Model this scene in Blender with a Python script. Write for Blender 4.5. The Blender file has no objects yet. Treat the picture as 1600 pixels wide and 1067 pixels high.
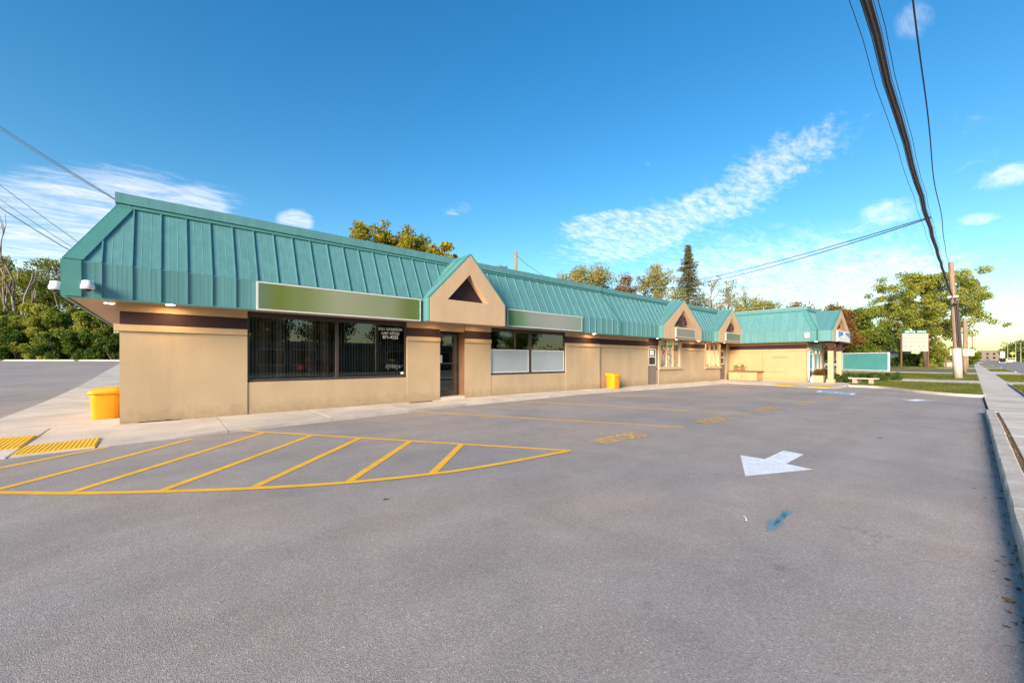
import bpy, math, random
import numpy as np
from mathutils import Vector, Matrix
random.seed(7)
scene = bpy.context.scene
COL = scene.collection
R = math.radians
# ------------------------------------------------------------------ camera
CAM_H, FOC, HZ = 1.45, 622.0, 562.0
ANG = math.atan(719 / FOC); SA, CA = math.sin(ANG), math.cos(ANG)
cam_d = bpy.data.cameras.new('camera'); cam = bpy.data.objects.new('camera', cam_d); COL.objects.link(cam)
cam.location = (0, 0, CAM_H); cam.rotation_euler = (R(90), 0, -math.asin(CA))
cam_d.sensor_width = 36; cam_d.lens = 36 * FOC / 1600; cam_d.shift_y = (HZ - 533.5) / 1600
cam_d.clip_start = .05; cam_d.clip_end = 6000
scene.camera = cam
# ------------------------------------------------------------------ light
SUN_DIR = Vector((-.90, -.36, .33)).normalized()        # towards the sun
sun_el = math.asin(SUN_DIR.z); sun_az = math.atan2(SUN_DIR.x, SUN_DIR.y)
SKY_STRENGTH, SUN_STRENGTH, EXPOSURE = .100, 3.7, 1.32
sd = bpy.data.lights.new('sun', 'SUN'); sd.energy = SUN_STRENGTH; sd.angle = R(22); sd.color = (1, .84, .66)
so = bpy.data.objects.new('sun', sd); COL.objects.link(so)
so.rotation_euler = (-SUN_DIR).to_track_quat('-Z', 'Y').to_euler()
scene.view_settings.view_transform = 'Standard'; scene.view_settings.look = 'None'
scene.view_settings.gamma = 1; scene.view_settings.exposure = EXPOSURE
scene.view_settings.use_curve_mapping = False

def bearing(px, py):
    v = Vector((SA * (px - 800) / FOC + CA, -CA * (px - 800) / FOC + SA, (HZ - py) / FOC))
    return v.normalized()

W = bpy.data.worlds.new('World'); scene.world = W; W.use_nodes = True
nt = W.node_tree; N = nt.nodes; L = nt.links; N.clear()
def wn(t, **k):
    n = N.new(t)
    for a, b in k.items(): setattr(n, a, b)
    return n
def vmath(op, a, b=None):
    n = wn('ShaderNodeVectorMath', operation=op)
    for i, v in enumerate((a, b)):
        if v is None: continue
        if hasattr(v, 'links'): L.new(v, n.inputs[i])
        else: n.inputs[i].default_value = v
    return n.outputs['Value'] if op in ('DOT_PRODUCT', 'LENGTH') else n.outputs['Vector']
def smath(op, a, b=0.0, clamp=False):
    n = wn('ShaderNodeMath', operation=op, use_clamp=clamp)
    for i, v in enumerate((a, b)):
        if hasattr(v, 'links'): L.new(v, n.inputs[i])
        else: n.inputs[i].default_value = v
    return n.outputs[0]
tc = wn('ShaderNodeTexCoord'); dirv = tc.outputs['Generated']
sky = wn('ShaderNodeTexSky', sky_type='NISHITA'); sky.sun_disc = False
sky.sun_elevation = sun_el; sky.sun_rotation = sun_az
sky.altitude = 0; sky.air_density = 1.25; sky.dust_density = .6; sky.ozone_density = 3.0
sep = wn('ShaderNodeSeparateXYZ'); L.new(dirv, sep.inputs[0])
den = smath('ADD', smath('MAXIMUM', sep.outputs[2], 0.0), .06)
cu = smath('DIVIDE', sep.outputs[0], den); cv = smath('DIVIDE', sep.outputs[1], den)
comb = wn('ShaderNodeCombineXYZ'); L.new(cu, comb.inputs[0]); L.new(cv, comb.inputs[1])
def noise(scale, detail, rough, dist, rot=0, sc=(1, 1, 1), src=None):
    m = wn('ShaderNodeMapping'); m.inputs['Rotation'].default_value = (0, 0, rot); m.inputs['Scale'].default_value = sc
    L.new(src or comb.outputs[0], m.inputs[0])
    n = wn('ShaderNodeTexNoise'); n.inputs['Scale'].default_value = scale; n.inputs['Detail'].default_value = detail
    n.inputs['Roughness'].default_value = rough; n.inputs['Distortion'].default_value = dist
    L.new(m.outputs[0], n.inputs['Vector']); return n.outputs[0]
def ramp01(v, lo, hi):
    n = wn('ShaderNodeMapRange', interpolation_type='SMOOTHSTEP'); L.new(v, n.inputs[0])
    n.inputs[1].default_value = lo; n.inputs[2].default_value = hi; return n.outputs[0]
def blob(p0, p1, wid, soft=1.0):
    a, b = bearing(*p0), bearing(*p1); c_ = (a + b) / 2; e1 = (b - a); ln = e1.length / 2; e1 = e1.normalized()
    e2 = c_.normalized().cross(e1).normalized(); w_ = wid / 622
    x = smath('MULTIPLY', vmath('DOT_PRODUCT', vmath('SUBTRACT', dirv, tuple(c_)), tuple(e1)), 1 / ln)
    y = smath('MULTIPLY', vmath('DOT_PRODUCT', vmath('SUBTRACT', dirv, tuple(c_)), tuple(e2)), 1 / w_)
    r2 = smath('ADD', smath('MULTIPLY', x, x), smath('MULTIPLY', y, y))
    front = smath('GREATER_THAN', vmath('DOT_PRODUCT', dirv, tuple(c_.normalized())), .3)
    return smath('MULTIPLY', smath('MULTIPLY', smath('SUBTRACT', 1.0, r2, True), front), soft)
def total(vals):
    t = vals[0]
    for v in vals[1:]: t = smath('ADD', t, v)
    return t
rippled = noise(9, 9, .68, .25, R(35), (1.0, 2.2, 1), None)
wispy = noise(3.4, 10, .70, .9, R(50), (1, 2.6, 1), None)
mackerel = total([blob((1050, 340), (1430, 145), 52, 1.0), blob((780, 430), (1150, 300), 52, .85), blob((840, 355), (1010, 345), 22, .6),
                  blob((670, 340), (760, 315), 16, .8), blob((980, 265), (1040, 245), 12, .6), blob((900, 410), (1300, 350), 75, .7)])
veil = total([blob((1300, 260), (1700, 180), 60, .45), blob((-160, 400), (360, 318), 74, 1.5), blob((230, 330), (420, 310), 28, .8), blob((420, 350), (500, 345), 22, 1.5), blob((860, 470), (1700, 350), 75, 1.0),
              blob((1280, 440), (1700, 500), 60, .5), blob((1380, 55), (1480, 0), 26, .9), blob((1330, 330), (1450, 325), 18, .7),
              blob((1510, 295), (1640, 260), 16, .9), blob((1490, 345), (1570, 338), 8, .9), blob((-200, 400), (200, 380), 60, .6)])
generic = smath('MULTIPLY', ramp01(noise(.55, 2, .5, .3), .52, .72), .08)
band = ramp01(sep.outputs[2], .22, .0)
def carve(nz_, m_, k, lo, hi): return ramp01(smath('SUBTRACT', nz_, smath('MULTIPLY', smath('SUBTRACT', 1.0, smath('MINIMUM', m_, 1.0)), k)), lo, hi)
c1 = carve(rippled, smath('ADD', mackerel, generic), .60, .24, .80)
c2 = carve(wispy, smath('ADD', veil, smath('ADD', generic, smath('MULTIPLY', band, .50))), .62, .16, .95)
cloud = smath('MINIMUM', smath('ADD', smath('MULTIPLY', c1, .56), smath('MULTIPLY', c2, .72)), .85)
hs = wn('ShaderNodeHueSaturation'); hs.inputs['Saturation'].default_value = 1.36; L.new(sky.outputs[0], hs.inputs['Color'])
tint = wn('ShaderNodeMix', data_type='RGBA', blend_type='MULTIPLY'); tint.inputs[0].default_value = 1
L.new(hs.outputs[0], tint.inputs[6]); tint.inputs[7].default_value = (.87, .92, .91, 1)
mixc = wn('ShaderNodeMix', data_type='RGBA'); L.new(cloud, mixc.inputs[0]); L.new(tint.outputs[2], mixc.inputs[6])
mixc.inputs[7].default_value = (6.6, 6.0, 6.3, 1)
bg = wn('ShaderNodeBackground'); bg.inputs[1].default_value = SKY_STRENGTH; L.new(mixc.outputs[2], bg.inputs[0])
wo = wn('ShaderNodeOutputWorld'); L.new(bg.outputs[0], wo.inputs[0])

# ------------------------------------------------------------------ materials
MATS = {}
def mat(name, base, rough=.7, var=.12, vscale=3.0, bump=0.0, bscale=60.0, metal=0.0, spec=.5, stretch=(1, 1, 1), fine=None, emis=None, detail=4):
    if name in MATS: return MATS[name]
    m = bpy.data.materials.new(name); m.use_nodes = True; t = m.node_tree; n = t.nodes; b = n['Principled BSDF']
    b.inputs['Roughness'].default_value = rough; b.inputs['Metallic'].default_value = metal
    b.inputs['Specular IOR Level'].default_value = spec
    b.inputs['Base Color'].default_value = (*base, 1)
    tcn = n.new('ShaderNodeTexCoord'); mp = n.new('ShaderNodeMapping'); mp.inputs['Scale'].default_value = stretch
    t.links.new(tcn.outputs['Object'], mp.inputs[0])
    if var:
        nz = n.new('ShaderNodeTexNoise'); nz.inputs['Scale'].default_value = vscale; nz.inputs['Detail'].default_value = detail
        t.links.new(mp.outputs[0], nz.inputs['Vector'])
        r = n.new('ShaderNodeValToRGB'); r.color_ramp.elements[0].position = .3; r.color_ramp.elements[1].position = .7
        r.color_ramp.elements[0].color = (*[c * (1 - var) for c in base], 1)
        r.color_ramp.elements[1].color = (*[min(1, c * (1 + var)) for c in base], 1)
        t.links.new(nz.outputs[0], r.inputs[0]); out = r.outputs[0]
        if fine:
            f2 = n.new('ShaderNodeTexNoise'); f2.inputs['Scale'].default_value = fine[0]; f2.inputs['Detail'].default_value = 3
            t.links.new(tcn.outputs['Object'], f2.inputs['Vector'])
            mr = n.new('ShaderNodeMapRange'); mr.inputs[1].default_value = .3; mr.inputs[2].default_value = .7
            mr.inputs[3].default_value = 1 - fine[1]; mr.inputs[4].default_value = 1 + fine[1]; t.links.new(f2.outputs[0], mr.inputs[0])
            mx = n.new('ShaderNodeVectorMath'); mx.operation = 'SCALE'; t.links.new(out, mx.inputs[0]); t.links.new(mr.outputs[0], mx.inputs['Scale'])
            out = mx.outputs[0]
        t.links.new(out, b.inputs['Base Color'])
    if bump:
        bn = n.new('ShaderNodeTexNoise'); bn.inputs['Scale'].default_value = bscale; bn.inputs['Detail'].default_value = 3
        t.links.new(mp.outputs[0], bn.inputs['Vector'])
        bp = n.new('ShaderNodeBump'); bp.inputs['Strength'].default_value = bump; bp.inputs['Distance'].default_value = .01
        t.links.new(bn.outputs[0], bp.inputs['Height']); t.links.new(bp.outputs[0], b.inputs['Normal'])
    if emis:
        b.inputs['Emission Color'].default_value = (*emis[0], 1); b.inputs['Emission Strength'].default_value = emis[1]
    MATS[name] = m; return m

def asphalt_mat(name, base, crack=True):
    m = bpy.data.materials.new(name); m.use_nodes = True; t = m.node_tree; n = t.nodes; l = t.links; b = n['Principled BSDF']
    b.inputs['Roughness'].default_value = .82; b.inputs['Specular IOR Level'].default_value = .35
    tcn = n.new('ShaderNodeTexCoord'); P = tcn.outputs['Object']
    def nz(s, d, r=.5, dist=0, sc=None):
        v = P
        if sc:
            mp = n.new('ShaderNodeMapping'); mp.inputs['Scale'].default_value = sc[:3]; mp.inputs['Rotation'].default_value = (0, 0, sc[3]); l.new(P, mp.inputs[0]); v = mp.outputs[0]
        q = n.new('ShaderNodeTexNoise'); q.inputs['Scale'].default_value = s; q.inputs['Detail'].default_value = d
        q.inputs['Roughness'].default_value = r; q.inputs['Distortion'].default_value = dist; l.new(v, q.inputs['Vector']); return q.outputs[0]
    def mr(v, a, b_, c, d):
        q = n.new('ShaderNodeMapRange'); q.inputs[1].default_value = a; q.inputs[2].default_value = b_; q.inputs[3].default_value = c; q.inputs[4].default_value = d
        l.new(v, q.inputs[0]); return q.outputs[0]
    def mu(a, b_, op='MULTIPLY'):
        q = n.new('ShaderNodeMath'); q.operation = op
        for i, v in enumerate((a, b_)):
            if hasattr(v, 'links'): l.new(v, q.inputs[i])
            else: q.inputs[i].default_value = v
        return q.outputs[0]
    big = mr(nz(.30, 4, .6, .5), .3, .7, .86, 1.10)
    mid = mr(nz(1.4, 5, .65, .6), .3, .7, .90, 1.08)
    streak = mr(nz(1.0, 4, .6, .2, (.12, 1.3, 1, R(4))), .35, .7, 1.05, .93)
    fine = mr(nz(55, 3, .7), .3, .7, .86, 1.14)
    vo = n.new('ShaderNodeTexVoronoi'); vo.inputs['Scale'].default_value = 150; l.new(P, vo.inputs['Vector'])
    sc_ = n.new('ShaderNodeSeparateColor'); l.new(vo.outputs['Color'], sc_.inputs[0])
    agg = mr(sc_.outputs[0], 0, 1, .80, 1.20)
    peb = mr(sc_.outputs[1], .97, .985, 1.0, 1.6)
    f = mu(mu(mu(big, mid), mu(streak, fine)), mu(agg, peb))
    vd = n.new('ShaderNodeTexVoronoi'); vd.inputs['Scale'].default_value = .85; l.new(P, vd.inputs['Vector']); sd_ = n.new('ShaderNodeSeparateColor'); l.new(vd.outputs['Color'], sd_.inputs[0])
    drip = mu(mr(vd.outputs['Distance'], .02, .075, 1.0, 0.0), mr(sd_.outputs[0], .55, .75, 0.0, .45)); f = mu(f, mu(1.0, mu(drip, mr(nz(14, 4, .7), .35, .6, .3, 1.0)), 'SUBTRACT'))
    if crack:
        vc = n.new('ShaderNodeTexVoronoi'); vc.feature = 'DISTANCE_TO_EDGE'; vc.inputs['Scale'].default_value = .16
        dn = n.new('ShaderNodeTexNoise'); dn.inputs['Scale'].default_value = 1.2; dn.inputs['Detail'].default_value = 6; l.new(P, dn.inputs['Vector'])
        ad = n.new('ShaderNodeVectorMath'); ad.operation = 'MULTIPLY_ADD'; l.new(dn.outputs['Color'], ad.inputs[0]); ad.inputs[1].default_value = (1.4, 1.4, 0); l.new(P, ad.inputs[2])
        l.new(ad.outputs[0], vc.inputs['Vector'])
        line = mr(vc.outputs['Distance'], .0003, .0012, 1.0, 0.0)
        mask = mr(nz(.35, 2), .50, .60, 0.0, 1.0)
        f = mu(f, mu(1.0, mu(mu(line, mask), .22), 'SUBTRACT'))
    v = n.new('ShaderNodeVectorMath'); v.operation = 'SCALE'; v.inputs[0].default_value = base
    warm = n.new('ShaderNodeMix'); warm.data_type = 'RGBA'; l.new(mr(nz(.3, 2), .35, .65, 0, 1), warm.inputs[0])
    warm.inputs[6].default_value = (base[0] * .95, base[1] * .99, base[2] * 1.04, 1); warm.inputs[7].default_value = (base[0] * 1.06, base[1] * 1.0, base[2] * .97, 1)
    l.new(warm.outputs[2], v.inputs[0]); l.new(f, v.inputs['Scale']); l.new(v.outputs[0], b.inputs['Base Color'])
    bp = n.new('ShaderNodeBump'); bp.inputs['Strength'].default_value = .35; bp.inputs['Distance'].default_value = .006
    l.new(mu(vo.outputs['Distance'], nz(140, 2), 'ADD'), bp.inputs['Height']); l.new(bp.outputs[0], b.inputs['Normal'])
    MATS[name] = m; return m

M_ASPH = asphalt_mat('asphalt', (.322, .276, .248))
M_ROAD = asphalt_mat('road_asphalt', (.25, .225, .215), False)
M_CONC = mat('concrete', (.56, .49, .42), .85, .14, 1.1, .4, 90, fine=(35, .10), detail=7)
M_KERB = mat('kerb_concrete', (.46, .405, .35), .9, .22, 2.5, .7, 70, fine=(40, .16), detail=8)
M_STUC = mat('stucco', (.445, .33, .205), .88, .07, .9, .5, 160, fine=(70, .05), detail=6)
M_STUCW = mat('stucco_wing', (.46, .302, .155), .88, .05, .9, .4, 160, fine=(70, .04), detail=6)
M_TRIM = mat('tan_trim', (.50, .345, .20), .8, .05, 2, .2, 120)
M_GAB = mat('gable_stucco', (.52, .36, .225), .88, .06, 1.2, .5, 160, fine=(70, .05), detail=6)
M_MAR = mat('maroon', (.034, .011, .015), .75, .15, 2, .2, 120)
M_TEAL = mat('teal_metal', (.092, .235, .245), .42, .10, 1.6, .05, 6, spec=.5, stretch=(5, 5, .35), detail=5)
def per_object(m, amt):
    t = m.node_tree; n = t.nodes; oi = n.new('ShaderNodeObjectInfo'); mp = [q for q in n if q.type == 'MAPPING'][0]
    sc_ = n.new('ShaderNodeVectorMath'); sc_.operation = 'SCALE'; sc_.inputs[0].default_value = (1, 1, 1); mu = n.new('ShaderNodeMath'); mu.operation = 'MULTIPLY'; mu.inputs[1].default_value = 40; t.links.new(oi.outputs['Random'], mu.inputs[0])
    t.links.new(mu.outputs[0], sc_.inputs['Scale']); t.links.new(sc_.outputs[0], mp.inputs['Location'])
    b = n['Principled BSDF']; src = b.inputs['Base Color'].links[0].from_socket; mr = n.new('ShaderNodeMapRange'); mr.inputs[3].default_value = 1 - amt; mr.inputs[4].default_value = 1 + amt; t.links.new(oi.outputs['Random'], mr.inputs[0])
    v = n.new('ShaderNodeVectorMath'); v.operation = 'SCALE'; t.links.new(src, v.inputs[0]); t.links.new(mr.outputs[0], v.inputs['Scale']); t.links.new(v.outputs[0], b.inputs['Base Color'])
per_object(M_TEAL, .05); per_object(M_CONC, .05)
def stains(m, amt, sc=(1.6, 1.6, .22), lo=.48, hi=.72):
    t = m.node_tree; n = t.nodes; b = n['Principled BSDF']; src = b.inputs['Base Color'].links[0].from_socket
    tcn = n.new('ShaderNodeTexCoord'); mp = n.new('ShaderNodeMapping'); mp.inputs['Scale'].default_value = sc; nz = n.new('ShaderNodeTexNoise'); nz.inputs['Scale'].default_value = 1.3; nz.inputs['Detail'].default_value = 8; nz.inputs['Roughness'].default_value = .62
    t.links.new(tcn.outputs['Object'], mp.inputs[0]); t.links.new(mp.outputs[0], nz.inputs['Vector']); mr = n.new('ShaderNodeMapRange'); mr.inputs[1].default_value = lo; mr.inputs[2].default_value = hi; mr.inputs[3].default_value = 1; mr.inputs[4].default_value = 1 - amt
    t.links.new(nz.outputs[0], mr.inputs[0]); v = n.new('ShaderNodeVectorMath'); v.operation = 'SCALE'; t.links.new(src, v.inputs[0]); t.links.new(mr.outputs[0], v.inputs['Scale']); t.links.new(v.outputs[0], b.inputs['Base Color'])
for m__, a__ in ((M_STUC, .10), (M_STUCW, .07), (M_GAB, .09), (M_TRIM, .09)): stains(m__, a__)
def splash(m, amt):
    t = m.node_tree; n = t.nodes; b = n['Principled BSDF']; src = b.inputs['Base Color'].links[0].from_socket; tcn = n.new('ShaderNodeTexCoord'); sp = n.new('ShaderNodeSeparateXYZ'); t.links.new(tcn.outputs['Object'], sp.inputs[0])
    nz = n.new('ShaderNodeTexNoise'); nz.inputs['Scale'].default_value = 5; nz.inputs['Detail'].default_value = 8; nz.inputs['Roughness'].default_value = .7; t.links.new(tcn.outputs['Object'], nz.inputs['Vector'])
    ad = n.new('ShaderNodeMath'); ad.operation = 'MULTIPLY_ADD'; ad.inputs[1].default_value = -.9; t.links.new(nz.outputs[0], ad.inputs[0]); t.links.new(sp.outputs[2], ad.inputs[2])
    mr = n.new('ShaderNodeMapRange'); mr.inputs[1].default_value = -.50; mr.inputs[2].default_value = -.10; mr.inputs[3].default_value = 1 - amt; mr.inputs[4].default_value = 1; t.links.new(ad.outputs[0], mr.inputs[0])
    v = n.new('ShaderNodeVectorMath'); v.operation = 'SCALE'; t.links.new(src, v.inputs[0]); t.links.new(mr.outputs[0], v.inputs['Scale']); t.links.new(v.outputs[0], b.inputs['Base Color'])
splash(M_STUC, .28); splash(M_STUCW, .18)
stains(M_CONC, .16, (.5, .5, .5), .45, .7)
M_TEALD = mat('teal_trim', (.065, .215, .20), .42, .06, 2.0, spec=.5)
M_SOF = mat('soffit', (.36, .27, .20), .7, .08, 6, .3, 12, stretch=(14, .1, 1))
M_BRZ = mat('dark_bronze', (.035, .026, .022), .4, .1, 5)
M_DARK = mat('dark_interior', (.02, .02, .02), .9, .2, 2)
M_BLIND = mat('blind', (.21, .185, .15), .8, .25, 9, stretch=(1, 1, .1))
M_WHITE = mat('white_plastic', (.72, .72, .74), .4, .03, 4)
M_WPAINT = mat('white_road_paint', (.74, .76, .80), .8, .06, 4, .3, 90, fine=(60, .08))
M_YEL = mat('yellow_bin', (.76, .32, .006), .45, .05, 4)
M_WOOD = mat('pole_wood', (.27, .185, .12), .9, .25, 3, .6, 20, stretch=(8, 8, .5))
M_WOODG = mat('pole_guard', (.50, .44, .38), .7, .12, 3, .3, 20, stretch=(6, 6, .5))
M_BARK = mat('bark', (.10, .07, .05), .95, .3, 6, .6, 20)
M_BARKG = mat('dead_bark', (.24, .19, .15), .95, .25, 5, .5, 20)
M_CABLE = mat('cable', (.035, .03, .03), .6, .1, 3)
M_CABLEL = mat('steel_strand', (.17, .14, .125), .6, .1, 3)
M_DOOR = mat('grey_brown_door', (.19, .145, .13), .55, .05, 2)
M_CREAM = mat('cream_frame', (.50, .37, .215), .6, .05, 3)
M_FILM = mat('frosted_film', (.32, .36, .38), .5, .08, .8)
M_BRN = mat('brown_board', (.16, .085, .045), .8, .2, 4)
M_STEEL = mat('galvanised', (.35, .35, .35), .5, .1, 3)

def worn_paint(name, base, lo, hi, scale=22):
    m = mat(name, base, .8, .10, 5, .3, 90, fine=(60, .12)); t = m.node_tree; n = t.nodes; b = n['Principled BSDF']
    tcn = n.new('ShaderNodeTexCoord'); nz = n.new('ShaderNodeTexNoise'); nz.inputs['Scale'].default_value = scale; nz.inputs['Detail'].default_value = 8; nz.inputs['Roughness'].default_value = .75
    t.links.new(tcn.outputs['Object'], nz.inputs['Vector'])
    mr = n.new('ShaderNodeMapRange'); mr.inputs[1].default_value = lo; mr.inputs[2].default_value = hi; t.links.new(nz.outputs[0], mr.inputs[0])
    t.links.new(mr.outputs[0], b.inputs['Alpha']); return m
M_YPAINT = worn_paint('yellow_paint', (.80, .43, .03), .20, .36)
M_YFADE = worn_paint('faded_yellow_paint', (.60, .39, .14), .30, .58)
M_YFADE2 = worn_paint('faded_orange_paint', (.80, .45, .06), .14, .40)
M_WPAINT2 = worn_paint('worn_white_paint', (.70, .72, .76), .26, .42)
M_BPAINT = worn_paint('blue_paint', (.22, .42, .66), .25, .5)
def spray(name, col):
    m = bpy.data.materials.new(name); m.use_nodes = True; t = m.node_tree; n = t.nodes; b = n['Principled BSDF']
    b.inputs['Base Color'].default_value = (*col, 1); b.inputs['Roughness'].default_value = .8
    tcn = n.new('ShaderNodeTexCoord'); nz = n.new('ShaderNodeTexNoise'); nz.inputs['Scale'].default_value = 60; nz.inputs['Detail'].default_value = 6; t.links.new(tcn.outputs['Object'], nz.inputs['Vector'])
    at = n.new('ShaderNodeAttribute'); at.attribute_name = 'cover'
    mu = n.new('ShaderNodeMath'); mu.operation = 'MULTIPLY'; mr = n.new('ShaderNodeMapRange'); mr.inputs[1].default_value = .20; mr.inputs[2].default_value = .70
    t.links.new(nz.outputs[0], mr.inputs[0]); t.links.new(mr.outputs[0], mu.inputs[0]); t.links.new(at.outputs['Fac'], mu.inputs[1]); t.links.new(mu.outputs[0], b.inputs['Alpha'])
    return m
M_SPRAY = spray('blue_spray', (.10, .36, .50))

def glass_mat(name, tint, refl, rough=0.0):
    m = bpy.data.materials.new(name); m.use_nodes = True; t = m.node_tree; n = t.nodes; n.clear()
    tr = n.new('ShaderNodeBsdfTransparent'); tr.inputs[0].default_value = (*tint, 1)
    gl = n.new('ShaderNodeBsdfGlossy'); gl.inputs['Roughness'].default_value = rough; gl.inputs[0].default_value = (1, 1, 1, 1)
    fr = n.new('ShaderNodeFresnel'); fr.inputs[0].default_value = .90;    ad = n.new('ShaderNodeMath'); ad.operation = 'ADD'; ad.inputs[1].default_value = refl; t.links.new(fr.outputs[0], ad.inputs[0])
    mx = n.new('ShaderNodeMixShader'); o = n.new('ShaderNodeOutputMaterial')
    t.links.new(ad.outputs[0], mx.inputs[0]); t.links.new(tr.outputs[0], mx.inputs[1]); t.links.new(gl.outputs[0], mx.inputs[2]); t.links.new(mx.outputs[0], o.inputs[0])
    return m
M_GLASS = glass_mat('tinted_glass', (.62, .60, .56), .13)
M_GLASS2 = glass_mat('clear_glass', (.9, .9, .9), -.04)

def leaf_mat(name, cols, trans=.35):
    m = bpy.data.materials.new(name); m.use_nodes = True; t = m.node_tree; n = t.nodes; n.clear(); l = t.links
    g = n.new('ShaderNodeNewGeometry'); r = n.new('ShaderNodeValToRGB'); e = r.color_ramp.elements
    e[0].position = 0; e[0].color = (*cols[0], 1); e[1].position = 1; e[1].color = (*cols[-1], 1)
    for i, c in enumerate(cols[1:-1]): q = e.new((i + 1) / (len(cols) - 1)); q.color = (*c, 1)
    tcn = n.new('ShaderNodeTexCoord'); nz = n.new('ShaderNodeTexNoise'); nz.inputs['Scale'].default_value = .55; nz.inputs['Detail'].default_value = 3; l.new(tcn.outputs['Object'], nz.inputs['Vector'])
    mr = n.new('ShaderNodeMapRange'); mr.inputs[1].default_value = .3; mr.inputs[2].default_value = .7; mr.inputs[3].default_value = -.1; mr.inputs[4].default_value = .6; l.new(nz.outputs[0], mr.inputs[0])
    ma = n.new('ShaderNodeMath'); ma.operation = 'MULTIPLY_ADD'; ma.inputs[1].default_value = .5; l.new(g.outputs['Random Per Island'], ma.inputs[0]); l.new(mr.outputs[0], ma.inputs[2]); l.new(ma.outputs[0], r.inputs[0])
    d = n.new('ShaderNodeBsdfDiffuse'); tr = n.new('ShaderNodeBsdfTranslucent'); l.new(r.outputs[0], d.inputs[0]); l.new(r.outputs[0], tr.inputs[0])
    mx = n.new('ShaderNodeMixShader'); mx.inputs[0].default_value = trans; o = n.new('ShaderNodeOutputMaterial')
    l.new(d.outputs[0], mx.inputs[1]); l.new(tr.outputs[0], mx.inputs[2]); l.new(mx.outputs[0], o.inputs[0]); return m
LF_GOLD = leaf_mat('leaf_gold', [(0.065, 0.098, 0.016), (0.169, 0.189, 0.023), (0.351, 0.299, 0.033), (0.442, 0.325, 0.039)])
LF_GREEN = leaf_mat('leaf_green', [(0.042, 0.079, 0.018), (0.091, 0.148, 0.027), (0.194, 0.227, 0.042), (0.342, 0.296, 0.046)])
LF_DARK = leaf_mat('leaf_dark', [(0.023, 0.049, 0.014), (0.057, 0.103, 0.023), (0.114, 0.170, 0.033), (0.227, 0.251, 0.042)])
LF_LIME = leaf_mat('leaf_lime', [(0.103, 0.137, 0.027), (0.205, 0.251, 0.046), (0.364, 0.364, 0.068), (0.455, 0.387, 0.068)])
LF_OLIVE = leaf_mat('leaf_olive', [(0.137, 0.137, 0.046), (0.251, 0.251, 0.079), (0.387, 0.342, 0.114), (0.433, 0.342, 0.137)])
LF_RUST = leaf_mat('leaf_rust', [(0.088, 0.052, 0.026), (0.210, 0.088, 0.035), (0.280, 0.140, 0.044), (0.245, 0.210, 0.052)])
LF_SPRUCE = leaf_mat('needle', [(0.052, 0.070, 0.038), (0.105, 0.131, 0.061), (0.193, 0.175, 0.088), (0.228, 0.193, 0.088)], .15)
LF_GRASS = leaf_mat('grass_blade', [(0.065, 0.091, 0.016), (0.104, 0.130, 0.023), (0.169, 0.169, 0.033), (0.221, 0.182, 0.039)])
LF_DRY = leaf_mat('dry_leaf', [(.12, .06, .02), (.20, .11, .04), (.26, .18, .09)])
M_GRASS = mat('grass_ground', (.135, .135, .03), .95, .30, .8, .6, 30, fine=(18, .25), detail=8)
M_GRASSY = mat('dry_grass', (.24, .175, .045), .95, .30, .8, .6, 30, fine=(18, .25), detail=8)
M_SOIL = mat('soil', (.10, .075, .045), .95, .3, 1, .6, 30, fine=(18, .25))

# ------------------------------------------------------------------ mesh helpers
class MB:
    def __init__(s): s.v = []; s.f = []
    def poly(s, pts):
        b = len(s.v); s.v += [tuple(p) for p in pts]; s.f.append(tuple(range(b, b + len(pts)))); return s
    def box(s, x0, x1, y0, y1, z0, z1):
        return s.hexa([(x0, y0, z0), (x1, y0, z0), (x1, y1, z0), (x0, y1, z0)], [(x0, y0, z1), (x1, y0, z1), (x1, y1, z1), (x0, y1, z1)])
    def hexa(s, lo, hi):
        b = len(s.v); n = len(lo); s.v += [tuple(p) for p in lo] + [tuple(p) for p in hi]
        s.f.append(tuple(b + i for i in reversed(range(n)))); s.f.append(tuple(b + n + i for i in range(n)))
        for i in range(n):
            j = (i + 1) % n; s.f.append((b + i, b + j, b + n + j, b + n + i))
        return s
    def prism(s, pts, d):                                   # pts polygon extruded by vector d
        return s.hexa(pts, [tuple(a + b for a, b in zip(p, d)) for p in pts])
    def tube(s, pts, rad, n=8, cap=True):
        pts = [Vector(p) for p in pts]; rad = rad if hasattr(rad, '__len__') else [rad] * len(pts)
        b = len(s.v); up = Vector((0, 0, 1))
        for i, p in enumerate(pts):
            d = (pts[min(i + 1, len(pts) - 1)] - pts[max(i - 1, 0)]).normalized()
            a = d.cross(up if abs(d.z) < .95 else Vector((1, 0, 0))).normalized(); c = d.cross(a)
            for k in range(n):
                t = 2 * math.pi * k / n; q = p + (a * math.cos(t) + c * math.sin(t)) * rad[i]; s.v.append(tuple(q))
        for i in range(len(pts) - 1):
            for k in range(n):
                k2 = (k + 1) % n; s.f.append((b + i * n + k, b + i * n + k2, b + (i + 1) * n + k2, b + (i + 1) * n + k))
        if cap:
            s.f.append(tuple(b + k for k in reversed(range(n)))); e = b + (len(pts) - 1) * n; s.f.append(tuple(e + k for k in range(n)))
        return s
    def lathe(s, x, y, prof, n=16):
        return s.tube([(x, y, z) for r, z in prof], [r for r, z in prof], n)
def mesh_of(name, mb, m, smooth=False):
    me = bpy.data.meshes.new(name); me.from_pydata(mb.v, [], mb.f); me.validate(); me.update()
    if m: me.materials.append(m)
    if smooth: me.polygons.foreach_set('use_smooth', [True] * len(me.polygons))
    return me
def link(name, me, parent=None, loc=None):
    o = bpy.data.objects.new(name, me); COL.objects.link(o)
    if parent: o.parent = parent
    if loc is not None: o.location = loc
    return o
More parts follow.
